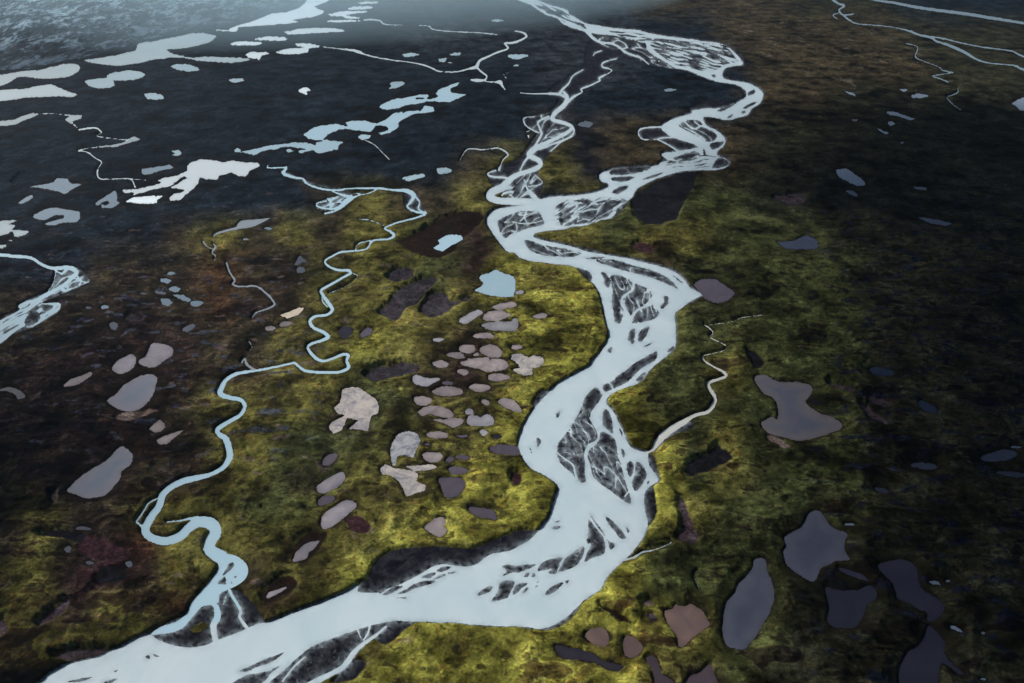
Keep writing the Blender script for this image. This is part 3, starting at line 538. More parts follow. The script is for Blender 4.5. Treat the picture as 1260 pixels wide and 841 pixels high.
# ------------------------------------------------------------ noise
_rs = np.random.RandomState(3)
_perm = _rs.permutation(4096); _gx = np.cos(_rs.rand(4096) * 6.2832); _gy = np.sin(_rs.rand(4096) * 6.2832)
_perm = _perm.astype(np.int64)
def perlin(x, y, seed=0):
    xi = np.floor(x).astype(np.int64); yi = np.floor(y).astype(np.int64)
    xf = x - xi; yf = y - yi
    u = xf * xf * xf * (xf * (xf * 6 - 15) + 10); v = yf * yf * yf * (yf * (yf * 6 - 15) + 10)
    def g(ix, iy, dx, dy):
        h = _perm[(ix + _perm[(iy + seed * 131) & 4095]) & 4095]
        return _gx[h] * dx + _gy[h] * dy
    n00 = g(xi, yi, xf, yf); n10 = g(xi + 1, yi, xf - 1, yf); n01 = g(xi, yi + 1, xf, yf - 1); n11 = g(xi + 1, yi + 1, xf - 1, yf - 1)
    return ((n00 * (1 - u) + n10 * u) * (1 - v) + (n01 * (1 - u) + n11 * u) * v) * 1.5
def fbm(x, y, o=4, seed=0, r=0.5):
    a = 1.0; s = 0; t = 0; f = 1.0
    for k in range(o):
        s = s + a * perlin(x * f + 17.3 * k, y * f - 9.1 * k, seed + k); t += a; a *= r; f *= 2.03
    return s / t

# ------------------------------------------------------------ distance fields (map units, negative inside)
PAD = 26.0
def window(P, pad):
    x0, x1, y0, y1 = P[:, 0].min() - pad, P[:, 0].max() + pad, P[:, 1].min() - pad, P[:, 1].max() + pad
    return (max(int(np.searchsorted(xs, x0)) - 1, 0), min(int(np.searchsorted(xs, x1)) + 2, NX), max(int(np.searchsorted(ys, y0)) - 1, 0), min(int(np.searchsorted(ys, y1)) + 2, NY))
def seg_dist(D, win, a, b, wa=0.0, wb=0.0, pad=PAD):
    x0, x1, y0, y1 = window(np.array([a[:2], b[:2]]), pad + max(wa, wb))
    gx0, gx1, gy0, gy1 = win
    x0 = max(x0, gx0); x1 = min(x1, gx1); y0 = max(y0, gy0); y1 = min(y1, gy1)
    if x0 >= x1 or y0 >= y1: return
    px = X[y0:y1, x0:x1]; py = Y[y0:y1, x0:x1]
    dx, dy = b[0] - a[0], b[1] - a[1]; L = dx * dx + dy * dy + 1e-9
    t = np.clip(((px - a[0]) * dx + (py - a[1]) * dy) / L, 0, 1)
    d = np.hypot(px - a[0] - t * dx, py - a[1] - t * dy) - (wa + (wb - wa) * t)
    sub = D[y0 - gy0:y1 - gy0, x0 - gx0:x1 - gx0]; np.minimum(sub, d, out=sub)
def poly_sdf(P, pad=PAD):
    win = window(P, pad); x0, x1, y0, y1 = win
    if x0 >= x1 or y0 >= y1: return win, None
    D = np.full((y1 - y0, x1 - x0), pad + 5.0); ins = np.zeros(D.shape, bool)
    n = len(P); yy = ys[y0:y1]; xx = xs[x0:x1]
    for i in range(n):
        a = P[i]; b = P[(i + 1) % n]
        seg_dist(D, win, a, b, pad=pad)
        if a[1] == b[1]: continue
        lo, hi = min(a[1], b[1]), max(a[1], b[1])
        r = np.nonzero((yy >= lo) & (yy < hi))[0]
        if len(r) == 0: continue
        xi = a[0] + (yy[r] - a[1]) / (b[1] - a[1]) * (b[0] - a[0])
        ins[r] ^= xx[None, :] < xi[:, None]
    return win, np.where(ins, -D, D)
def stroke_sdf(P, pad=PAD):
    win = window(P, pad + P[:, 2].max()); x0, x1, y0, y1 = win
    if x0 >= x1 or y0 >= y1: return win, None
    D = np.full((y1 - y0, x1 - x0), pad + 5.0)
    for i in range(len(P) - 1): seg_dist(D, win, P[i], P[i + 1], P[i][2] / 2, P[i + 1][2] / 2, pad)
    return win, D
def ellipse(s):
    p = parse(s[1:])[0]; cx, cy, rx, ry = p[:4]; ang = math.radians(p[4] * 4) if len(p) > 4 else 0
    rr = random.Random(int(cx * 13 + cy * 7)); ph = [rr.random() * 6.28 for _ in range(3)]
    out = []
    for k in range(18):
        t = k / 18 * 2 * math.pi; q = 1 + .07 * math.sin(2 * t + ph[0]) + .06 * math.sin(3 * t + ph[1]) + .03 * math.sin(5 * t + ph[2])
        ex, ey = rx * q * math.cos(t), ry * q * math.sin(t)
        out.append([cx + ex * math.cos(ang) - ey * math.sin(ang), cy + ex * math.sin(ang) + ey * math.cos(ang)])
    return np.array(out)

# shoreline raggedness shared by everything
ragged = 0.5 * perlin(X / 6.1 + .31 * Y, Y / 3.9 + .17 * X, 11) + 0.45 * perlin(X / 3.1 - .2 * Y, Y / 2.2 + .2 * X, 12) + .35 * perlin(X / 1.7 + .3 * Y, Y / 1.5 - .3 * X, 13)
ragmud = 3.0 * fbm(X / 17 + .02 * Y, Y / 11 - .02 * X, 4, 14, .6)
W = np.full(X.shape, 99.0)                                # distance to open water
OWN = np.full(X.shape, -1, np.int32)
bodies = []                                              # (name, colour, category, label, group, kind)
def merge(k, win, D, rag=0.6):
    if D is None: return
    x0, x1, y0, y1 = win
    D = D + (ragged[y0:y1, x0:x1] if rag < 1.6 else (.6 * ragged + .22 * ragmud)[y0:y1, x0:x1]) * rag
    w = W[y0:y1, x0:x1]; m = D < w
    w[m] = D[m]; OWN[y0:y1, x0:x1][m] = k

bodies.append(dict(name='river', colour='river', cat='river', label='broad milky blue braided river winding down the whole valley', group=None, kind='structure'))
win, D = poly_sdf(smooth(parse(RIVER_POLY), True), 30); merge(0, win, D, .9)
RIVOUT = W.copy()
for line in RIVER_STROKES.split('\n'):
    win, D = stroke_sdf(smooth(parse(line), False)); merge(0, win, D, .5)
# gravel bars stand up out of the river
BAR = np.full(X.shape, 99.0); BARID = np.full(X.shape, -1, np.int32)
def addbar(win, D, k):
    if D is None: return
    x0, x1, y0, y1 = win
    D = D + ragged[y0:y1, x0:x1] * 1.1
    w = BAR[y0:y1, x0:x1]; m = D < w
    w[m] = D[m]; BARID[y0:y1, x0:x1][m] = k
nb = 0
for line in BARS.split('\n'):
    win, D = poly_sdf(smooth(parse(line), True, 3)); addbar(win, D, nb); nb += 1
# stringy thin channels that wash over the bars
def ridges(ang, lx, ly, seed):
    c, s = math.cos(ang), math.sin(ang)
    u = X * c + Y * s; v = -X * s + Y * c
    wv = 2.5 * perlin(u / 16, v / 9, seed + 5)
    return 1 - np.abs(perlin(u / lx, (v + wv) / ly, seed)) * 3.2
for line in BRAIDS.split('\n'):
    pl, ang, share = line.split('|'); ang = math.radians(float(ang)); share = float(share)
    win, D = poly_sdf(smooth(parse(pl), True))
    x0, x1, y0, y1 = win
    c, s = math.cos(ang), math.sin(ang)
    u = (X * c + Y * s)[y0:y1, x0:x1]; v = (-X * s + Y * c)[y0:y1, x0:x1]
    n = perlin((u + 4 * perlin(u / 12, v / 5, 41)) / 22.0, (v + 1.8 * perlin(u / 20, v / 7, 45)) / 2.3, 42) + .4 * perlin(u / 9.0, v / 1.3, 43)
    thr = (share - .5) * 1.1
    bar = (-(n + thr)) * 2.4
    D2 = np.maximum(D, bar)
    w = BAR[y0:y1, x0:x1]; m = D2 < w; w[m] = D2[m]; BARID[y0:y1, x0:x1][m] = nb
    nb += 1
chan = np.full(X.shape, 99.0)
for line in BAR_CHANNELS.split('\n'):
    win, D = stroke_sdf(smooth(parse(line), False))
    if D is None: continue
    x0, x1, y0, y1 = win; w = chan[y0:y1, x0:x1]; np.minimum(w, D + ragged[y0:y1, x0:x1] * .5, out=w)
print('river', time.time() - T0)

for name, label, colour, strokes, poly in STREAMS:
    slim = .78 if name in ('far_stream', 'distant_stream', 'link_stream', 'lake_outlet', 'oxbow_stream', 'valley_river', 'shaded_brook') else (.62 if name == 'far_river' else 1.0)
    k = len(bodies); bodies.append(dict(name='stream' if 'stream' in name or 'brook' in name or 'outlet' in name else 'river', colour=colour, cat='stream' if 'river' not in name else 'river', label=label, group=None, kind='structure'))
    for line in strokes.split('\n'):
        SP = smooth(parse(line), False, 5, .95); SP[:, 2] *= slim
        win, D = stroke_sdf(SP); merge(k, win, D, .8)
    if poly:
        win, D = poly_sdf(smooth(parse(poly), True, 3)); merge(k, win, D, .5)
# bars and their channels
for line in STRANDS.split('\n'):
    pl, ang, thr = line.split('|'); ang = math.radians(float(ang)); thr = float(thr)
    win, D = poly_sdf(smooth(parse(pl), True)); x0, x1, y0, y1 = win
    c, s = math.cos(ang), math.sin(ang)
    u = (X * c + Y * s)[y0:y1, x0:x1]; v = (-X * s + Y * c)[y0:y1, x0:x1]
    n = perlin((u + 5 * perlin(u / 14, v / 9, 51)) / 30.0, (v + 3.4 * perlin(u / 17, v / 9, 55)) / 7.6, 52)
    D2 = np.maximum(D, (np.abs(n) - thr) * 6)
    w = chan[y0:y1, x0:x1]; np.minimum(w, D2, out=w)
inw = W < 0
W = np.where(BAR < 6, np.maximum(W, -BAR), W)
m = (chan < W); W[m] = chan[m]; OWN[m & (OWN < 0)] = 0
ROUNDISH = ('pools in the moss cluster', 'brown pools below the river bend', 'dark pools west of the cluster', 'ponds in the left bog', 'large dark ponds east of the river', 'stacked pools below the blue pond')
PSDF = np.full(X.shape, 99.0)
for line in PONDS.split('\n'):
    shp, colour, cat, label, group = line.split('|')
    P = ellipse(shp) if shp[0] == 'E' else smooth(parse(shp), True, 3, .9 if group in ROUNDISH else .45)
    k = len(bodies); bodies.append(dict(name={'lake': 'lake', 'pond': 'pond', 'mudflat': 'mudflat'}[cat], colour=colour, cat=cat, label=label, group=group, kind=None))
    win, D = poly_sdf(P); merge(k, win, D, 2.0 if group in ROUNDISH else (2.6 if group in ('chain of blue lakes', 'small pools on the slate plain') or 'islet' in label or 'jagged' in label else 1.5))
    if D is not None:
        x0, x1, y0, y1 = win; w = PSDF[y0:y1, x0:x1]; np.minimum(w, D, out=w)
print('water', len(bodies), time.time() - T0)

# ------------------------------------------------------------ gravel and mud patches
G = np.full(X.shape, 99.0)
for line in GRAVEL.split('\n'):
    win, D = poly_sdf(smooth(parse(line), True, 3))
    if D is None: continue
    x0, x1, y0, y1 = win; w = G[y0:y1, x0:x1]; np.minimum(w, D + ragged[y0:y1, x0:x1], out=w)
G = np.minimum(G, BAR)
G = np.minimum(G, RIVOUT + .8 - 6.5 * np.clip(fbm(X / 30, Y / 24, 4, 370, .6) + .02, 0, 1))   # strips of bare gravel under the banks
TONES = dict(W=(.095, .145, .185), D=(.0064, .0103, .0160), B=(.034, .0275, .0155), R=(.023, .0150, .0120), N=(.020, .0205, .0115), E=(.040, .046, .016), O=(.092, .087, .023), Y=(.160, .157, .030), K=(.010, .010, .013), H=(.050, .027, .013),
             S=(.036, .032, .038), P=(.014, .008, .006), V=(.060, .045, .052), M=(.038, .018, .022), T=(.20, .15, .13), U=(.020, .024, .030))
mud = np.full(X.shape, 99.0); mudcol = np.zeros(X.shape + (3,))
for line in MUD.split('\n'):
    pl, t = line.split('|')
    win, D = poly_sdf(smooth(parse(pl), True, 3))
    if D is None: continue
    x0, x1, y0, y1 = win; D = D + ragmud[y0:y1, x0:x1] * 1.3
    w = mud[y0:y1, x0:x1]; m = D < w; w[m] = D[m]; mudcol[y0:y1, x0:x1][m] = TONES[t]

# ------------------------------------------------------------ vegetation zones, one number per 45 x 42 map units
# 0 pale slope, 1 slate plain, 2 brown heath, 3 maroon bog, 4 dark heath, 5 green moss, 6 olive moss, 7 yellow moss, 8 black, 9 rust, 10 purple, 11 peat, 12 far slate
CODES = ['W', 'D', 'B', 'R', 'N', 'E', 'O', 'Y', 'K', 'H', 'M', 'P', 'U']
ZONES = [
    [0, 0, 0, 0, 0, 1, 1, 1, 1, 1, 12, 12, 12, 1, 12, 12, 12, 12, 2, 2, 2, 2, 4, 4, 4, 1, 1, 1, 1],
    [0, 1, 1, 1, 1, 1, 1, 1, 1, 1, 1, 12, 12, 12, 12, 12, 12, 12, 1, 1, 2, 2, 2, 2, 2, 4, 4, 4, 4],
    [1, 1, 1, 1, 1, 1, 1, 1, 1, 1, 1, 1, 1, 1, 1, 12, 12, 12, 1, 1, 1, 2, 2, 2, 2, 2, 4, 4, 4],
    [1, 1, 1, 1, 1, 1, 1, 1, 1, 1, 1, 1, 1, 1, 1, 1, 1, 1, 1, 1, 1, 2, 2, 4, 4, 4, 4, 4, 4],
    [1, 1, 1, 1, 1, 1, 1, 1, 1, 1, 1, 1, 1, 1, 1, 2, 8, 2, 2, 2, 2, 4, 4, 4, 4, 4, 4, 4, 4],
    [1, 1, 1, 1, 1, 1, 1, 1, 1, 1, 1, 1, 1, 2, 6, 6, 8, 2, 2, 2, 2, 4, 4, 4, 4, 4, 4, 4, 4],
    [1, 1, 1, 1, 1, 1, 1, 1, 1, 2, 6, 2, 2, 6, 2, 1, 6, 5, 5, 5, 5, 4, 4, 4, 4, 4, 4, 4, 4],
    [1, 1, 1, 1, 1, 2, 6, 2, 6, 2, 6, 6, 5, 3, 6, 6, 6, 5, 6, 6, 5, 5, 5, 4, 4, 4, 4, 4, 4],
    [1, 1, 1, 2, 2, 2, 9, 2, 3, 6, 6, 6, 5, 11, 7, 6, 7, 6, 2, 5, 5, 5, 5, 5, 4, 4, 4, 4, 4],
    [2, 2, 2, 3, 3, 2, 9, 3, 2, 6, 6, 6, 6, 6, 7, 7, 7, 6, 5, 5, 5, 5, 5, 5, 4, 4, 4, 4, 4],
    [2, 2, 3, 3, 3, 3, 2, 2, 6, 6, 7, 6, 6, 3, 7, 7, 7, 7, 5, 5, 5, 5, 5, 5, 4, 4, 4, 4, 4],
    [2, 3, 3, 3, 11, 3, 2, 2, 6, 6, 5, 6, 3, 3, 6, 7, 7, 7, 5, 5, 6, 5, 5, 5, 4, 4, 4, 4, 4],
    [3, 3, 3, 3, 11, 2, 6, 6, 6, 6, 5, 5, 6, 6, 7, 7, 7, 7, 5, 5, 5, 5, 5, 5, 4, 4, 4, 4, 4],
    [3, 3, 3, 11, 11, 2, 6, 6, 5, 5, 5, 6, 6, 6, 7, 7, 7, 7, 7, 5, 6, 5, 5, 5, 4, 4, 4, 4, 4],
    [2, 3, 3, 3, 2, 2, 6, 6, 5, 5, 6, 6, 6, 7, 7, 7, 7, 7, 7, 5, 6, 5, 5, 5, 4, 4, 4, 4, 4],
    [2, 6, 2, 2, 6, 6, 6, 5, 5, 6, 6, 6, 7, 7, 7, 7, 7, 7, 7, 6, 5, 5, 5, 5, 4, 4, 4, 4, 4],
    [2, 6, 2, 3, 9, 6, 6, 6, 6, 6, 6, 7, 7, 7, 7, 7, 7, 7, 5, 5, 5, 5, 5, 4, 4, 4, 4, 4, 4],
    [6, 6, 3, 10, 3, 6, 6, 2, 6, 6, 7, 7, 7, 7, 7, 7, 7, 7, 5, 5, 5, 5, 4, 4, 4, 4, 4, 4, 4],
    [6, 6, 2, 6, 6, 9, 6, 6, 6, 6, 6, 6, 7, 7, 7, 7, 7, 7, 7, 6, 5, 5, 4, 4, 4, 4, 4, 4, 4],
    [6, 6, 6, 6, 6, 6, 6, 6, 6, 6, 6, 7, 7, 7, 7, 7, 7, 7, 6, 6, 5, 5, 4, 4, 4, 4, 4, 4, 4],
    [2, 2, 6, 6, 6, 6, 6, 6, 6, 6, 7, 7, 7, 7, 7, 7, 7, 7, 6, 2, 5, 4, 4, 4, 4, 4, 4, 4, 4],
]
rows = ZONES; zn = np.array([[TONES[CODES[c]] for c in r] for r in rows])
wu = X + 26 * fbm(WX / 160, WY / 160, 4, 60); wv = Y + 20 * fbm(WX / 160, WY / 160, 4, 70)
gu = np.clip(wu / 45, 0, 27.999); gv = np.clip(wv / 42, 0, len(rows) - 1.001)
iu = gu.astype(int); iv = gv.astype(int); fu = gu - iu; fv = gv - iv
fu = fu * fu * (3 - 2 * fu); fv = fv * fv * (3 - 2 * fv)
def zl(a, b): return zn[np.clip(iv + b, 0, len(rows) - 1), np.clip(iu + a, 0, 28)]
tone = ((zl(0, 0) * (1 - fu)[..., None] + zl(1, 0) * fu[..., None]) * (1 - fv)[..., None] + (zl(0, 1) * (1 - fu)[..., None] + zl(1, 1) * fu[..., None]) * fv[..., None])
# patches of one plant cover inside another, at several sizes
p1 = fbm(WX / 55, WY / 55, 5, 80, .6); p2 = fbm(WX / 210 + 3, WY / 210, 4, 90, .55)
red = np.clip((fbm(WX / 75, WY / 75, 5, 100, .6) - .16) * 5, 0, 1)[..., None] * np.clip(1.2 - np.abs(X - 250)[..., None] / 420, 0, 1) * np.clip((Y - 250)[..., None] / 60, 0, 1)
tone = tone * np.clip(1 + 1.9 * np.clip(p1, -.5, .5) + 1.0 * np.clip(p2, -.6, .6), .15, 3)[..., None]
tone = tone * (1 - .55 * red) + np.array(TONES['R']) * red * .55
# moss grows brightest along the banks of the big river and of the winding stream
near = np.clip(1 - RIVOUT / 30.0, 0, 1) ** 2 * np.clip((Y - 330) / 120, 0, 1) * np.clip((1000 - X) / 200, 0, 1)
tone = tone + near[..., None] * np.array([.034, .034, .004]) * (.6 + p1)[..., None]
pud = fbm(WX / 26 + 7, WY / 15, 4, 300, .55)
pz = np.clip((X - 0) / 40, 0, 1) * np.clip((430 - X) / 90, 0, 1) * np.clip((Y - 300) / 60, 0, 1) * np.clip((600 - Y) / 80, 0, 1)
pf = (np.clip((pud - .27) * 16, 0, 1) * pz * .8)[..., None]
tone = tone * (1 - pf) + np.array([.050, .060, .082]) * pf
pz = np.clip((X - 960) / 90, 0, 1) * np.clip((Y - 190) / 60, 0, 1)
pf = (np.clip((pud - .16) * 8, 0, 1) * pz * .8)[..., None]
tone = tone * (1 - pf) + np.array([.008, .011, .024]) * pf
pf = (np.clip((fbm(WX / 30 + 90, WY / 17, 4, 310, .6) - .34) * 14, 0, 1) * np.clip((Y - 200) / 90, 0, 1) * np.clip(1 - np.abs(X - 300) / 420, 0, 1) * .7)[..., None]
tone = tone * (1 - pf) + np.array([.11, .082, .078]) * pf
for (fx, fy, t0, sd_, amt) in ((46, 26, .20, 330, .85), (24, 13, .25, 340, .7), (85, 42, .22, 350, .6)):
    q = fbm(WX / fx + .6 * perlin(WX / 30, WY / 30, sd_ + 1), WY / fy, 4, sd_, .55) + .10 * np.clip((300 - X) / 200, -.3, 1)
    inside = np.clip((q - t0) * 14, 0, 1); rim = np.exp(-((q - t0 + .035) / .03) ** 2)
    zone = np.clip((Y - 250) / 100, 0, 1) * np.where(X < 640, np.clip(1.05 - (X - 150) / 420, .5, 1), 1)
    tone = tone * (1 - (inside * amt * zone)[..., None] * np.array([.62, .72, .55])) * (1 + .75 * (rim * zone * amt)[..., None])
# pale old channels on the upper right heath
st = np.clip(.07 - np.abs(perlin((X + .2 * Y) / 48, (Y - .22 * X) / 9.0 + .5 * perlin(X / 30, Y / 12, 361), 360)), 0, 1) * 14 * np.clip(.2 + 2.4 * fbm(X / 26, Y / 12, 3, 362), 0, 1)
zs = np.clip((X - 860) / 50, 0, 1) * np.clip((1210 - X) / 80, 0, 1) * np.clip(1 - np.abs(Y - 62 - .22 * (X - 980)) / 58, 0, 1)
tone = tone + (np.clip(st, 0, 1) * zs)[..., None] * np.array([.105, .092, .078])
mk = np.clip(.5 - mud / 1.8, 0, 1)[..., None]
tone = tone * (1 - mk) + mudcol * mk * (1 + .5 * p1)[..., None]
print('tone', time.time() - T0)

# ------------------------------------------------------------ heights
inriver = (RIVOUT < 2) | (BAR < 1)
isl = (1 - np.hypot((X - 245) / 13, (Y - 773 + (X - 245) * .35) / 6)) > .15 + .5 * fbm(X / 5, Y / 4, 3, 390)
tone = np.where(isl[..., None], np.array(TONES['Y'])[None, None], tone)
grav = np.where(isl, 0, 1) * np.clip(.5 - np.minimum(G, np.where(inriver, -2, 99)) / 1.6, 0, 1)
d_soft = np.minimum(W, np.where(G < 98, G, 99))            # distance to water or gravel
mpp = np.minimum(MPP, 3.0)
bank_m = d_soft * mpp
hb = np.where(grav > .5, 0.0, np.clip(bank_m * .75, 0, 1.7) * (.4 + .6 * np.clip(PSDF / 16, 0, 1)))
wm = W * mpp
hg = np.where(wm > 0, np.clip(wm * .12, 0, .45) + .05, np.clip(wm * .3, -.6, 0))
h = np.where(W > 0, np.maximum(hg, 0.02) + hb, hg)
inland = np.clip(d_soft * mpp / 14.0, 0, 1) * (.25 + .75 * np.clip(PSDF / 24, 0, 1))
fade = np.clip(1 - (DEP - 900) / 2600, .15, 1)
rid = 1 - np.abs(fbm(WX / 34 + .02 * WY, WY / 22, 3, 120)) * 2.4
relief = 3.2 * fbm(WX / 70, WY / 55, 4, 110) + 1.9 * np.clip(rid, -1, 1) + .9 * fbm(WX / 9, WY / 9, 3, 130)
relief = relief + 1.2 + np.clip((X - 850) / 200, 0, 1) * 1.8 * np.clip(1 - np.abs(fbm(WX / 60 + .3 * WY / 60, WY / 16, 4, 125)) * 2.6, -1, 1)
h = h + np.where(W > 0, inland * (1 - grav) * relief * fade * 1.1, 0)
h = np.where((W > 0) & (grav > .5), h + .12 * np.clip(W * mpp / 4, 0, 1) * fbm(WX / 6, WY / 6, 3, 140), h)
h = np.where(W > .6, np.maximum(h, .03), h)
# peat basins round the sunk ponds
bas = np.clip(1 - (mud * mpp + 1.0) / 6.0, 0, 1); bas = bas * bas * (3 - 2 * bas)
h = np.where(W > 0, h * (1 - bas) + np.minimum(h, .35) * bas, h)
# blue hill behind the lakes, top left
foot = np.interp(X, [-3000, -400, 0, 37, 82, 100, 140, 160, 175, 225, 262, 295, 330, 365, 376, 420, 600], [200, 120, 88, 86, 75, 73, 60, 59, 50, 42, 36, 27, 16, 7, 0, -40, -160])
hillmask = foot - Y
hx = np.clip(hillmask * np.minimum(MPP, 4.5) * 1.6, 0, 4000)
hill_h = 150 * (1 - np.exp(-hx / 420)) * (1 + .35 * fbm(WX / 300, WY / 300, 4, 150)) + np.clip(hx / 60, 0, 1) * (9 * fbm(WX / 60, WY / 90, 4, 160) + 3.5 * perlin(WX / 14, WY / 30, 165))
hill_h = np.clip(hill_h, 0, None) * (Y > -134)
H_is = (hillmask > 1.0) & (W > 1.0)
h = np.where(H_is, h + hill_h, h)
h[Y <= -130] = 0
film = np.exp(-np.clip(wm, 0, 99) / 2.2) * (grav > .4)
# thin silty trickles drawn over the bars
sw = fbm(X / 40, Y / 30, 3, 205) * 1.5 + np.clip(BAR, -12, 0) * .10
vein = np.clip(.10 - np.abs(np.sin(sw * 6.5 + .8 * perlin(X / 7, Y / 6, 207))), 0, 1) * 9 + np.clip(.10 - np.abs(perlin(X / 15 + .5 * sw, Y / 12, 208)), 0, 1) * 8
smoke = np.clip(fbm(X / 12 + sw, Y / 9, 4, 209, .65) * 2.2 - .15, 0, 1) * .30
vein = np.clip(vein, 0, 1) * (BAR < 0) * np.clip(.5 + 1.6 * fbm(X / 22, Y / 18, 3, 220), 0, 1)
film = np.clip(film * .6 * np.clip(.6 + 1.4 * fbm(X / 7, Y / 6, 3, 230), 0, 1) + vein * .55 * 1.25 * np.clip(.20 + 2.2 * fbm(X / 15, Y / 12, 3, 232), 0, 1) + smoke * .22 * (BAR < 0), 0, 1)
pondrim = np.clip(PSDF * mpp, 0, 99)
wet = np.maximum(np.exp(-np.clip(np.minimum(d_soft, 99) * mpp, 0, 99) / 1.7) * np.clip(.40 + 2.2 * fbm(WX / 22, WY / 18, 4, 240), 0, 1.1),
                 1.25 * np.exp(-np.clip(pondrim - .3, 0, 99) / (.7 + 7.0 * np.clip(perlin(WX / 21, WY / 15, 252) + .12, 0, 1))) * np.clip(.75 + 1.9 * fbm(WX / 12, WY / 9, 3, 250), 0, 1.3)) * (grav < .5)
# peat hollows: small black wet holes scattered through the moss, thickest round the pools
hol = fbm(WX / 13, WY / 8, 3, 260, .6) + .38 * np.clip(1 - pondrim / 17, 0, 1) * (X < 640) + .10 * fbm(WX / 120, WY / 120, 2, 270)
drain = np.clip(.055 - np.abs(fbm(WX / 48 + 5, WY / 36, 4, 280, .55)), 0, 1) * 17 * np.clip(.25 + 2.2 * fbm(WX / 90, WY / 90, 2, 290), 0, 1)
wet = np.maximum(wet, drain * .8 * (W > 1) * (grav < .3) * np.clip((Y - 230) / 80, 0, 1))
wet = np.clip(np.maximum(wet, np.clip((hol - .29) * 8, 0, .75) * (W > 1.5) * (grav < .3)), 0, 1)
mossy = np.clip((tone[..., 1] - .03) / .05, 0, 1) * (1 - mk[..., 0]) * (1 - H_is)
print('heights', time.time() - T0)

# ------------------------------------------------------------ materials
def newmat(name):
    m = bpy.data.materials.new(name); m.use_nodes = True
    nt = m.node_tree; b = nt.nodes['Principled BSDF']; return m, nt, b
def N(nt, t, **kw):
    n = nt.nodes.new(t)
    for k, v in kw.items():
        if k in n.inputs.keys() if hasattr(n.inputs, 'keys') else False: n.inputs[k].default_value = v
        else: setattr(n, k, v)
    return n
def noise(nt, co, scale, detail=5, rough=.6, dist=0.0):
    n = nt.nodes.new('ShaderNodeTexNoise'); n.inputs['Scale'].default_value = scale; n.inputs['Detail'].default_value = detail
    n.inputs['Roughness'].default_value = rough; n.inputs['Distortion'].default_value = dist; nt.links.new(co, n.inputs['Vector']); return n.outputs['Fac']
def ramp(nt, fac, stops):
    r = nt.nodes.new('ShaderNodeValToRGB'); nt.links.new(fac, r.inputs['Fac'])
    e = r.color_ramp.elements
    while len(e) < len(stops): e.new(.5)
    for k, (p, c) in enumerate(stops):
        e[k].position = p; e[k].color = (c, c, c, 1) if isinstance(c, (int, float)) else (*c, 1)
    return r.outputs['Color']
def math_(nt, op, a, b=None, clamp=False):
    n = nt.nodes.new('ShaderNodeMath'); n.operation = op; n.use_clamp = clamp
    for i, v in enumerate((a, b)):
        if v is None: continue
        if isinstance(v, (int, float)): n.inputs[i].default_value = v
        else: nt.links.new(v, n.inputs[i])
    return n.outputs[0]
def mix(nt, fac, a, b, mode='MIX'):
    n = nt.nodes.new('ShaderNodeMix'); n.data_type = 'RGBA'; n.blend_type = mode
    for sock, v in ((n.inputs[0], fac), (n.inputs[6], a), (n.inputs[7], b)):
        if isinstance(v, (int, float)): sock.default_value = v
        elif isinstance(v, tuple): sock.default_value = (*v, 1)
        else: nt.links.new(v, sock)
    return n.outputs[2]
def attr(nt, name, out='Fac'):
    a = nt.nodes.new('ShaderNodeAttribute'); a.attribute_name = name; return a.outputs[out]

gm, nt, bsdf = newmat('moss_heath_and_gravel')
geo = nt.nodes.new('ShaderNodeNewGeometry').outputs['Position']
n_fine = noise(nt, geo, .55, 6, .7); n_mid = noise(nt, geo, .11, 7, .68, .6); n_big = noise(nt, geo, .028, 6, .62, .8)
tonec = attr(nt, 'tone', 'Color')
# moss: bright cushions over dark wet gaps
vor = nt.nodes.new('ShaderNodeTexVoronoi'); vor.inputs['Scale'].default_value = .30; nt.links.new(geo, vor.inputs['Vector'])
cell = math_(nt, 'SUBTRACT', .62, math_(nt, 'MULTIPLY', vor.outputs['Distance'], .30))
cush = math_(nt, 'ADD', math_(nt, 'ADD', math_(nt, 'MULTIPLY', n_fine, .36), math_(nt, 'MULTIPLY', n_mid, .44)), math_(nt, 'MULTIPLY', cell, .20))
k_m = ramp(nt, cush, [(.38, .32), (.46, .68), (.53, 1.06), (.61, 1.60)])
k_h = ramp(nt, cush, [(.39, .28), (.5, .90), (.60, 2.0)])
k = mix(nt, attr(nt, 'mossy'), k_h, k_m)
calm = ramp(nt, noise(nt, geo, .018, 4, .55, .6), [(.40, .75), (.56, .05)])
k = mix(nt, calm, k, (.85, .85, .85))
veg = mix(nt, 1.0, tonec, k, 'MULTIPLY')
for sc, lo, hi in ((.62, .74, 1.28), (.21, .84, 1.18)):      # single tufts and cushions
    vt = nt.nodes.new('ShaderNodeTexVoronoi'); vt.inputs['Scale'].default_value = sc; vt.inputs['Randomness'].default_value = 1; nt.links.new(geo, vt.inputs['Vector'])
    sx = nt.nodes.new('ShaderNodeSeparateColor'); nt.links.new(vt.outputs['Color'], sx.inputs[0])
    mr_ = nt.nodes.new('ShaderNodeMapRange'); mr_.inputs[3].default_value = lo; mr_.inputs[4].default_value = hi; nt.links.new(sx.outputs[0], mr_.inputs[0])
    veg = mix(nt, 1.0, veg, mr_.outputs[0], 'MULTIPLY')
k2 = ramp(nt, n_big, [(.38, .55), (.5, 1.0), (.62, 1.35)])
veg = mix(nt, 1.0, veg, k2, 'MULTIPLY')
rusty = ramp(nt, noise(nt, geo, .05, 6, .7, 1.0), [(.54, 0.0), (.66, .40)])
veg = mix(nt, rusty, veg, mix(nt, 1.0, veg, (1.25, .62, .55), 'MULTIPLY'))
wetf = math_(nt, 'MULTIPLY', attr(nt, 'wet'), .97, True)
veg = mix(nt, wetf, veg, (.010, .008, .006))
gn = noise(nt, geo, .07, 7, .66, 1.2)
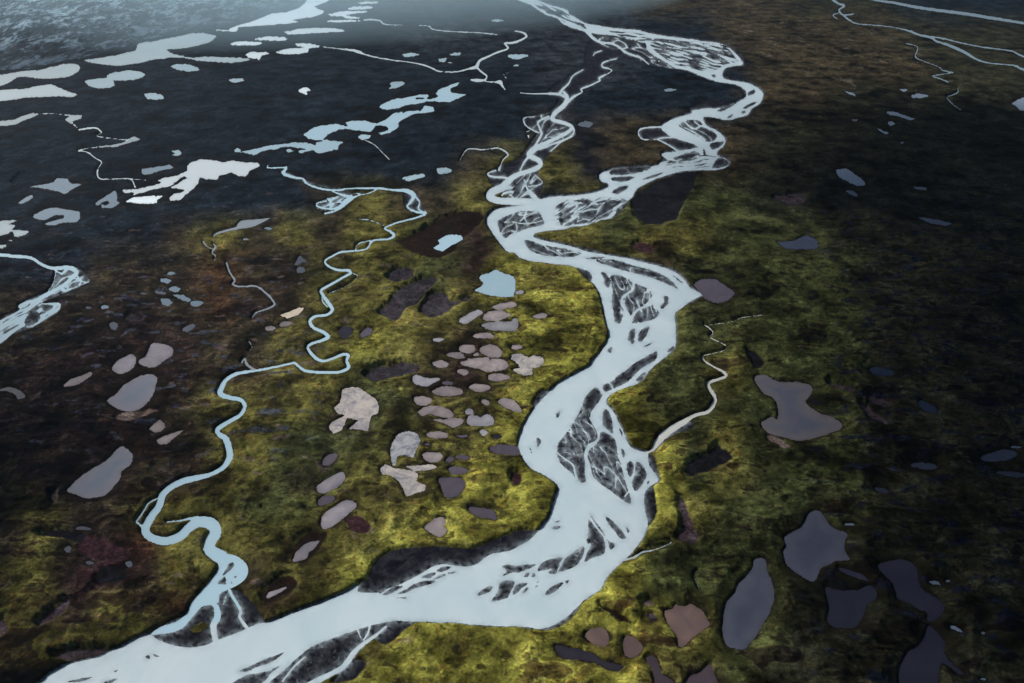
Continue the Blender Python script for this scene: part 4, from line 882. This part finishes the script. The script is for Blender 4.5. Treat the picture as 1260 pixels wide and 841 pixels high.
grv = ramp(nt, gn, [(.40, (.005, .005, .008)), (.5, (.0100, .0098, .0145)), (.62, (.024, .0235, .030))])
grv = mix(nt, attr(nt, 'film'), grv, (.36, .43, .47))
col = mix(nt, attr(nt, 'gravel'), veg, grv)
nt.links.new(col, bsdf.inputs['Base Color'])
bsdf.inputs['Roughness'].default_value = 1.0; bsdf.inputs['Specular IOR Level'].default_value = .02
bp = nt.nodes.new('ShaderNodeBump'); bp.inputs['Strength'].default_value = .4; bp.inputs['Distance'].default_value = 1.6
nt.links.new(math_(nt, 'MULTIPLY', cush, math_(nt, 'SUBTRACT', 1.15, attr(nt, 'gravel'))), bp.inputs['Height']); nt.links.new(bp.outputs[0], bsdf.inputs['Normal'])

hm, nt, bsdf = newmat('blue_scree_slope')
geo = nt.nodes.new('ShaderNodeNewGeometry').outputs['Position']
mp = nt.nodes.new('ShaderNodeMapping'); mp.inputs['Rotation'].default_value = (0, 0, .5); mp.inputs['Scale'].default_value = (1, .35, 1); nt.links.new(geo, mp.inputs['Vector'])
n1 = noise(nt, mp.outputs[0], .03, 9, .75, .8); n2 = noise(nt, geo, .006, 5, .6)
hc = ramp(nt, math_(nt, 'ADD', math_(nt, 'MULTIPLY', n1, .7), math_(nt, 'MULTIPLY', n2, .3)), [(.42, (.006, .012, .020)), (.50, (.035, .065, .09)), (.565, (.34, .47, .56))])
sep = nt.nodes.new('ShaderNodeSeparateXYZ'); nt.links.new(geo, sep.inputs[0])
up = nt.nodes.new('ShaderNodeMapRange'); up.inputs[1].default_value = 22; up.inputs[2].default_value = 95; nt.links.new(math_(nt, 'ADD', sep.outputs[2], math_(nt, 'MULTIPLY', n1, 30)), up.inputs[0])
hc = mix(nt, up.outputs[0], mix(nt, 1.0, hc, (.22, .24, .28), 'MULTIPLY'), hc)  # light on the upper slope put into the colour: dark foot, paler top
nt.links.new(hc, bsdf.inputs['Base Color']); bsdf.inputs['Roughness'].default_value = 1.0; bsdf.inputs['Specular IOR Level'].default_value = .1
bp = nt.nodes.new('ShaderNodeBump'); bp.inputs['Strength'].default_value = 1.0; bp.inputs['Distance'].default_value = 12; nt.links.new(n1, bp.inputs['Height']); nt.links.new(bp.outputs[0], bsdf.inputs['Normal'])

def water(name, c1, c2, rough, scale=.02, contrast=.25, spec=.5):
    m, nt, bsdf = newmat(name)
    geo = nt.nodes.new('ShaderNodeNewGeometry').outputs['Position']
    f = ramp(nt, noise(nt, geo, scale, 5, .6, 1.2), [(.5 - contrast, 0.0), (.5 + contrast, 1.0)])
    f2 = noise(nt, geo, .9, 3, .5)
    dp = math_(nt, 'ADD', attr(nt, 'depth'), math_(nt, 'MULTIPLY', math_(nt, 'SUBTRACT', noise(nt, geo, scale * 1.7, 5, .65, 1.0), .5), 1.5), True)
    kd = .6 if name.split('_')[0] in ('bog', 'slate', 'slatedark') else .15
    f = math_(nt, 'ADD', math_(nt, 'MULTIPLY', f, 1 - kd), math_(nt, 'MULTIPLY', dp, kd), True)
    col = mix(nt, f, c1, c2); col = mix(nt, .10, col, mix(nt, 1.0, col, f2, 'MULTIPLY'))
    oi = nt.nodes.new('ShaderNodeObjectInfo'); mr = nt.nodes.new('ShaderNodeMapRange'); mr.inputs[3].default_value = .80; mr.inputs[4].default_value = 1.16; nt.links.new(oi.outputs['Random'], mr.inputs[0])
    if 'river' not in name: col = mix(nt, 1.0, col, mr.outputs[0], 'MULTIPLY')
    if scale < .02:                    # darker shallows show near the shore where gravel lies close under the surface
        col = mix(nt, math_(nt, 'MULTIPLY', attr(nt, 'shallow'), .62, True), col, (c1[0] * .42, c1[1] * .46, c1[2] * .50))
    else:
        col = mix(nt, math_(nt, 'MULTIPLY', attr(nt, 'margin'), .42 if name.split('_')[0] in ('mauve', 'mauvedark', 'mauvedim', 'palegrey', 'greyblue', 'bog', 'slate', 'slatedark', 'slatedim', 'brown', 'darkwater', 'dusk', 'duskdeep') else .12, True), col, tuple(q * .38 for q in c1))
    nt.links.new(col, bsdf.inputs['Base Color']); bsdf.inputs['Roughness'].default_value = rough; bsdf.inputs['IOR'].default_value = 1.33; bsdf.inputs['Specular IOR Level'].default_value = spec
    b = nt.nodes.new('ShaderNodeBump'); b.inputs['Strength'].default_value = .12; b.inputs['Distance'].default_value = .15
    nt.links.new(noise(nt, geo, .5, 4, .6, .5), b.inputs['Height']); nt.links.new(b.outputs[0], bsdf.inputs['Normal'])
    return m
PAL = dict(
    river=((.54, .63, .67), (.42, .53, .58), .35, .012), blue=((.38, .54, .62), (.34, .50, .60), .3, .02), cream=((.66, .67, .63), (.74, .76, .71), .5, .03), pale=((.46, .54, .57), (.40, .48, .52), .35, .02),
    grey=((.22, .25, .28), (.17, .20, .23), .3, .03), far=((.36, .44, .47), (.32, .40, .43), .25, .01), white=((.70, .78, .82), (.66, .76, .80), .25, .01), farblue=((.33, .45, .50), (.28, .40, .46), .2, .01),
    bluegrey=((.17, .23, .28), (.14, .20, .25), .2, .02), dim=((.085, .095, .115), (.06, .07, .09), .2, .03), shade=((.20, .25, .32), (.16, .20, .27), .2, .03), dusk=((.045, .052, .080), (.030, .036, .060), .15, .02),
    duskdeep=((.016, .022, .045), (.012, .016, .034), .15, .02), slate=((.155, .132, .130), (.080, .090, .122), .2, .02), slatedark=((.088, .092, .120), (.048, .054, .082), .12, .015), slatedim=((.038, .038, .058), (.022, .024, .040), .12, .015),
    brown=((.150, .100, .085), (.095, .070, .070), .3, .04), darkwater=((.030, .026, .034), (.020, .018, .026), .25, .05), mauve=((.175, .148, .155), (.335, .290, .285), .25, .04), mauvedark=((.105, .088, .110), (.075, .065, .085), .25, .05),
    mauvedim=((.075, .055, .065), (.05, .038, .05), .3, .05), palegrey=((.22, .21, .235), (.34, .34, .365), .25, .04), sand=((.55, .47, .36), (.45, .38, .30), .7, .08), greyblue=((.165, .150, .185), (.320, .300, .315), .2, .03),
    bog=((.245, .222, .250), (.130, .182, .235), .2, .012), silver=((.24, .25, .29), (.38, .37, .37), .5, .05))
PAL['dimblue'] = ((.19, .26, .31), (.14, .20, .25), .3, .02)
PAL['cream_flat'] = ((.40, .355, .32), (.26, .25, .27), .7, .06)
MATS = {}
def flat(name, c1, c2):
    # dried silt: pale crust crossed by damp grey drainage streaks
    m, nt, bsdf = newmat(name)
    geo = nt.nodes.new('ShaderNodeNewGeometry').outputs['Position']
    a = noise(nt, geo, .06, 8, .74, .7); b = noise(nt, geo, .16, 6, .7, 1.4)
    r1 = ramp(nt, a, [(.44, 0.0), (.62, .9)]); r2 = ramp(nt, math_(nt, 'ABSOLUTE', math_(nt, 'SUBTRACT', b, .5)), [(.0, .75), (.035, 0.0)])
    f = math_(nt, 'ADD', r1, math_(nt, 'MULTIPLY', r2, .35), True)
    col = mix(nt, f, c1, c2); col = mix(nt, math_(nt, 'MULTIPLY', attr(nt, 'shallow'), .4, True), col, tuple(q * .5 for q in c1))
    nt.links.new(col, bsdf.inputs['Base Color']); bsdf.inputs['Roughness'].default_value = .7; bsdf.inputs['Specular IOR Level'].default_value = .3
    return m
def wmat(b):
    c = b['colour']
    if b['cat'] == 'mudflat' and c == 'cream': c = 'cream_flat'
    if b['cat'] == 'mudflat':
        q = {'cream_flat': ((.43, .385, .35), (.15, .155, .185)), 'sand': ((.55, .48, .37), (.40, .34, .27)), 'silver': ((.34, .345, .36), (.085, .095, .13))}[c]
        if c not in MATS: MATS[c] = flat(c + '_silt', *q)
        return MATS[c]
    if c not in MATS: MATS[c] = water(c + ('_silt' if b['cat'] == 'mudflat' else '_water'), *PAL[c], contrast=.12 if b['cat'] == 'mudflat' else .2)
    return MATS[c]

# ------------------------------------------------------------ meshes
scene = bpy.context.scene; col_ = scene.collection
def grid_mesh(name, fmask, Z, mat, attrs=(), smooth_=True):
    """Mesh of the lattice cells where fmask is set."""
    cy, cx = np.nonzero(fmask)
    v00 = cy * NX + cx
    quads = np.stack([v00, v00 + NX, v00 + NX + 1, v00 + 1], 1).ravel()
    used, inv = np.unique(quads, return_inverse=True)
    me = bpy.data.meshes.new(name); nv = len(used); nf = len(cy)
    me.vertices.add(nv); me.loops.add(nf * 4); me.polygons.add(nf)
    z = Z.ravel()[used] if isinstance(Z, np.ndarray) else np.full(nv, Z)
    co = np.stack([WX.ravel()[used], WY.ravel()[used], z], 1)
    org = np.array([co[:, 0].mean(), co[:, 1].mean(), 0.0]) if name not in ('ground',) else np.zeros(3)
    me.vertices.foreach_set('co', (co - org).astype(np.float32).ravel())
    me.loops.foreach_set('vertex_index', inv.astype(np.int32).ravel())
    me.polygons.foreach_set('loop_start', np.arange(0, nf * 4, 4, dtype=np.int32))
    me.polygons.foreach_set('use_smooth', np.full(nf, smooth_))
    me.update(calc_edges=True)
    for an, arr in attrs:
        if arr.ndim == 3:
            a = me.attributes.new(an, 'FLOAT_COLOR', 'POINT'); c4 = np.ones((nv, 4), np.float32); c4[:, :3] = arr.reshape(-1, 3)[used]; a.data.foreach_set('color', c4.ravel())
        else:
            a = me.attributes.new(an, 'FLOAT', 'POINT'); a.data.foreach_set('value', arr.ravel()[used].astype(np.float32))
    me.materials.append(mat)
    o = bpy.data.objects.new(name, me); o.location = org; col_.objects.link(o); return o
def cellmax(M): return M[:-1, :-1] | M[1:, :-1] | M[:-1, 1:] | M[1:, 1:]
hill_c = cellmax(H_is)
# cells that belong to a gravel bar standing in the river
bar_v = (BAR < 1.6) & (W > -1.5) & (RIVOUT < 40)
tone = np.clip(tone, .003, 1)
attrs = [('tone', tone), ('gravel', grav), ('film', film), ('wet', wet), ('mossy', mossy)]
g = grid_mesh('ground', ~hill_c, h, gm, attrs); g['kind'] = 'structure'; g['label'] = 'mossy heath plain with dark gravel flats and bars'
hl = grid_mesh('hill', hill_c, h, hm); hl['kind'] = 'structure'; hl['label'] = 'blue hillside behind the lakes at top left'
shallow = np.exp(-np.clip(-W * mpp, 0, 99) / 2.6) * np.clip(.55 + 1.8 * fbm(WX / 16, WY / 13, 4, 380, .6), 0, 1)
depth = np.clip(-W * mpp / 14, 0, 1); margin = np.exp(-np.clip(-W * mpp - .3, 0, 99) / 1.9) * np.clip(.8 + 1.4 * fbm(WX / 11, WY / 9, 3, 320), 0, 1.2)
cellW = np.minimum(np.minimum(W[:-1, :-1], W[1:, :-1]), np.minimum(W[:-1, 1:], W[1:, 1:])) < 1.2
own_c = OWN[:-1, :-1].copy(); m = own_c < 0; own_c[m] = OWN[1:, 1:][m]
order = np.argsort(own_c.ravel(), kind='stable'); 
idx = {}
oc = own_c.ravel(); sel = np.nonzero(cellW.ravel() & (oc >= 0))[0]; sel = sel[np.argsort(oc[sel], kind='stable')]
vals, starts = np.unique(oc[sel], return_index=True); starts = list(starts) + [len(sel)]
for j, k in enumerate(vals):
    b = bodies[k]; fm = np.zeros(oc.shape, bool); fm[sel[starts[j]:starts[j + 1]]] = True
    fm = fm.reshape(own_c.shape)
    o = grid_mesh(b['name'], fm, 0.0, wmat(b), [('shallow', shallow), ('depth', depth), ('margin', margin)])
    o['label'] = b['label']; o['category'] = b['cat']
    if b['group']: o['group'] = b['group']
    if b['kind']: o['kind'] = b['kind']
print('mesh', time.time() - T0)

# ------------------------------------------------------------ unseen clouds, added to shade the right side and the left corner
SUN_EL, SUN_AZ = math.radians(31), math.radians(-62)      # azimuth from +Y (ahead), negative to the left
sd = np.array([math.sin(SUN_AZ) * math.cos(SUN_EL), math.cos(SUN_AZ) * math.cos(SUN_EL), math.sin(SUN_EL)])
cm, nt, bsdf = newmat('shade_cloud_vapour'); bsdf.inputs['Base Color'].default_value = (.8, .82, .85, 1); bsdf.inputs['Roughness'].default_value = 1; bsdf.inputs['Specular IOR Level'].default_value = 0
def shade_cloud(px, py, rx, ry, label, z=1500, seed=0, rot=0):
    gx, gy, _ = to_world(px, py)
    t = z / sd[2]; cx, cy = gx + sd[0] * t, gy + sd[1] * t
    rr = np.random.RandomState(seed)
    import bmesh
    bm = bmesh.new()
    n = 26
    for k in range(n):
        a = rr.rand() * 6.283; q = math.sqrt(rr.rand()) * .8
        ox, oy = math.cos(a) * q * rx, math.sin(a) * q * ry
        r = (.22 + .25 * rr.rand()) * min(rx, ry) * (1.2 - .6 * q)
        before = len(bm.verts); res = bmesh.ops.create_icosphere(bm, subdivisions=3, radius=1)
        for v in res['verts']:
            v.co.x = v.co.x * r * 1.4 + ox; v.co.y = v.co.y * r * 1.2 + oy; v.co.z = v.co.z * r * (.55 if v.co.z > 0 else .22)
    for v in bm.verts:
        c = v.co; f = 1 + .0; d = perlin(np.array([c.x / 110]), np.array([c.y / 110 + c.z / 90]), 5)[0]
        v.co += v.normal * 0; v.co.z += d * 26; v.co.x += d * 30
    me = bpy.data.meshes.new('shade_cloud'); bm.to_mesh(me); bm.free()
    me.polygons.foreach_set('use_smooth', np.full(len(me.polygons), True)); me.materials.append(cm)
    o = bpy.data.objects.new('shade_cloud', me); o.location = (float(cx), float(cy), z); o.rotation_euler.z = rot; col_.objects.link(o)
    o['kind'] = 'structure'; o['label'] = label
for args in SHADE_CLOUDS: shade_cloud(*args[:4], 'unseen sunlight blocker added overhead', *args[4:])

# ------------------------------------------------------------ air, light, camera
if HAZE > 0:
    import bmesh
    bm = bmesh.new(); bmesh.ops.create_cube(bm, size=1)
    for v in bm.verts: v.co.x *= 200000; v.co.y = v.co.y * 140000 + 30000; v.co.z = -4 if v.co.z < 0 else 545
    me = bpy.data.meshes.new('haze'); bm.to_mesh(me); bm.free()
    hz = bpy.data.objects.new('haze', me); col_.objects.link(hz); hz['kind'] = 'stuff'; hz['label'] = 'thin blue haze over the plain'
    m = bpy.data.materials.new('haze_air'); m.use_nodes = True; nt = m.node_tree
    for n in list(nt.nodes):
        if n.type != 'OUTPUT_MATERIAL': nt.nodes.remove(n)
    vp = nt.nodes.new('ShaderNodeVolumePrincipled'); vp.inputs['Color'].default_value = HAZE_COL; vp.inputs['Density'].default_value = HAZE; vp.inputs['Anisotropy'].default_value = .35
    nt.links.new(vp.outputs[0], nt.nodes['Material Output'].inputs['Volume']); me.materials.append(m)
for (px, py, rx, ry, rz, dens, lab) in MIST:
    gx, gy, _ = to_world(px, py)
    import bmesh
    bm = bmesh.new(); bmesh.ops.create_icosphere(bm, subdivisions=4, radius=1)
    for v in bm.verts: v.co.x *= rx; v.co.y *= ry; v.co.z = max(v.co.z * rz, -2.0)
    me = bpy.data.meshes.new('mist'); bm.to_mesh(me); bm.free()
    mo = bpy.data.objects.new('mist', me); mo.location = (float(gx), float(gy), 0); col_.objects.link(mo); mo['kind'] = 'stuff'; mo['label'] = lab
    m = bpy.data.materials.new('mist_air'); m.use_nodes = True; nt = m.node_tree; nt.nodes.remove(nt.nodes['Principled BSDF'])
    vp = nt.nodes.new('ShaderNodeVolumePrincipled'); vp.inputs['Color'].default_value = (.62, .86, 1.0, 1); vp.inputs['Density'].default_value = dens; vp.inputs['Anisotropy'].default_value = .2
    nt.links.new(vp.outputs[0], nt.nodes['Material Output'].inputs['Volume']); me.materials.append(m)
w = bpy.data.worlds.new('World'); scene.world = w; w.use_nodes = True; nt = w.node_tree
sky = nt.nodes.new('ShaderNodeTexSky'); sky.sky_type = 'NISHITA'; sky.sun_disc = False; sky.sun_elevation = SUN_EL; sky.sun_rotation = SUN_AZ
sky.dust_density = 2.0
nt.links.new(sky.outputs[0], nt.nodes['Background'].inputs[0]); nt.nodes['Background'].inputs[1].default_value = SKY
sun = bpy.data.lights.new('sun', 'SUN'); sun.energy = SUN; sun.angle = math.radians(SUN_ANGLE); sun.color = (1, .96, .90)
so = bpy.data.objects.new('sun', sun); col_.objects.link(so)
from mathutils import Vector
so.rotation_euler = Vector((-sd[0], -sd[1], -sd[2])).to_track_quat('-Z', 'Y').to_euler()
cam = bpy.data.cameras.new('camera'); cam.lens = 24; cam.sensor_width = 36; cam.clip_start = 1; cam.clip_end = 400000
co = bpy.data.objects.new('camera', cam); co.location = (0, 0, H); co.rotation_euler = (math.pi / 2 - PITCH, 0, 0); col_.objects.link(co); scene.camera = co
vs = scene.view_settings; vs.view_transform = 'Standard'; vs.look = 'None'; vs.gamma = 1; vs.exposure = EXPOSURE
scene.cycles.volume_bounces = 1; scene.cycles.max_bounces = 6
print('done', time.time() - T0, 'verts', NX * NY)
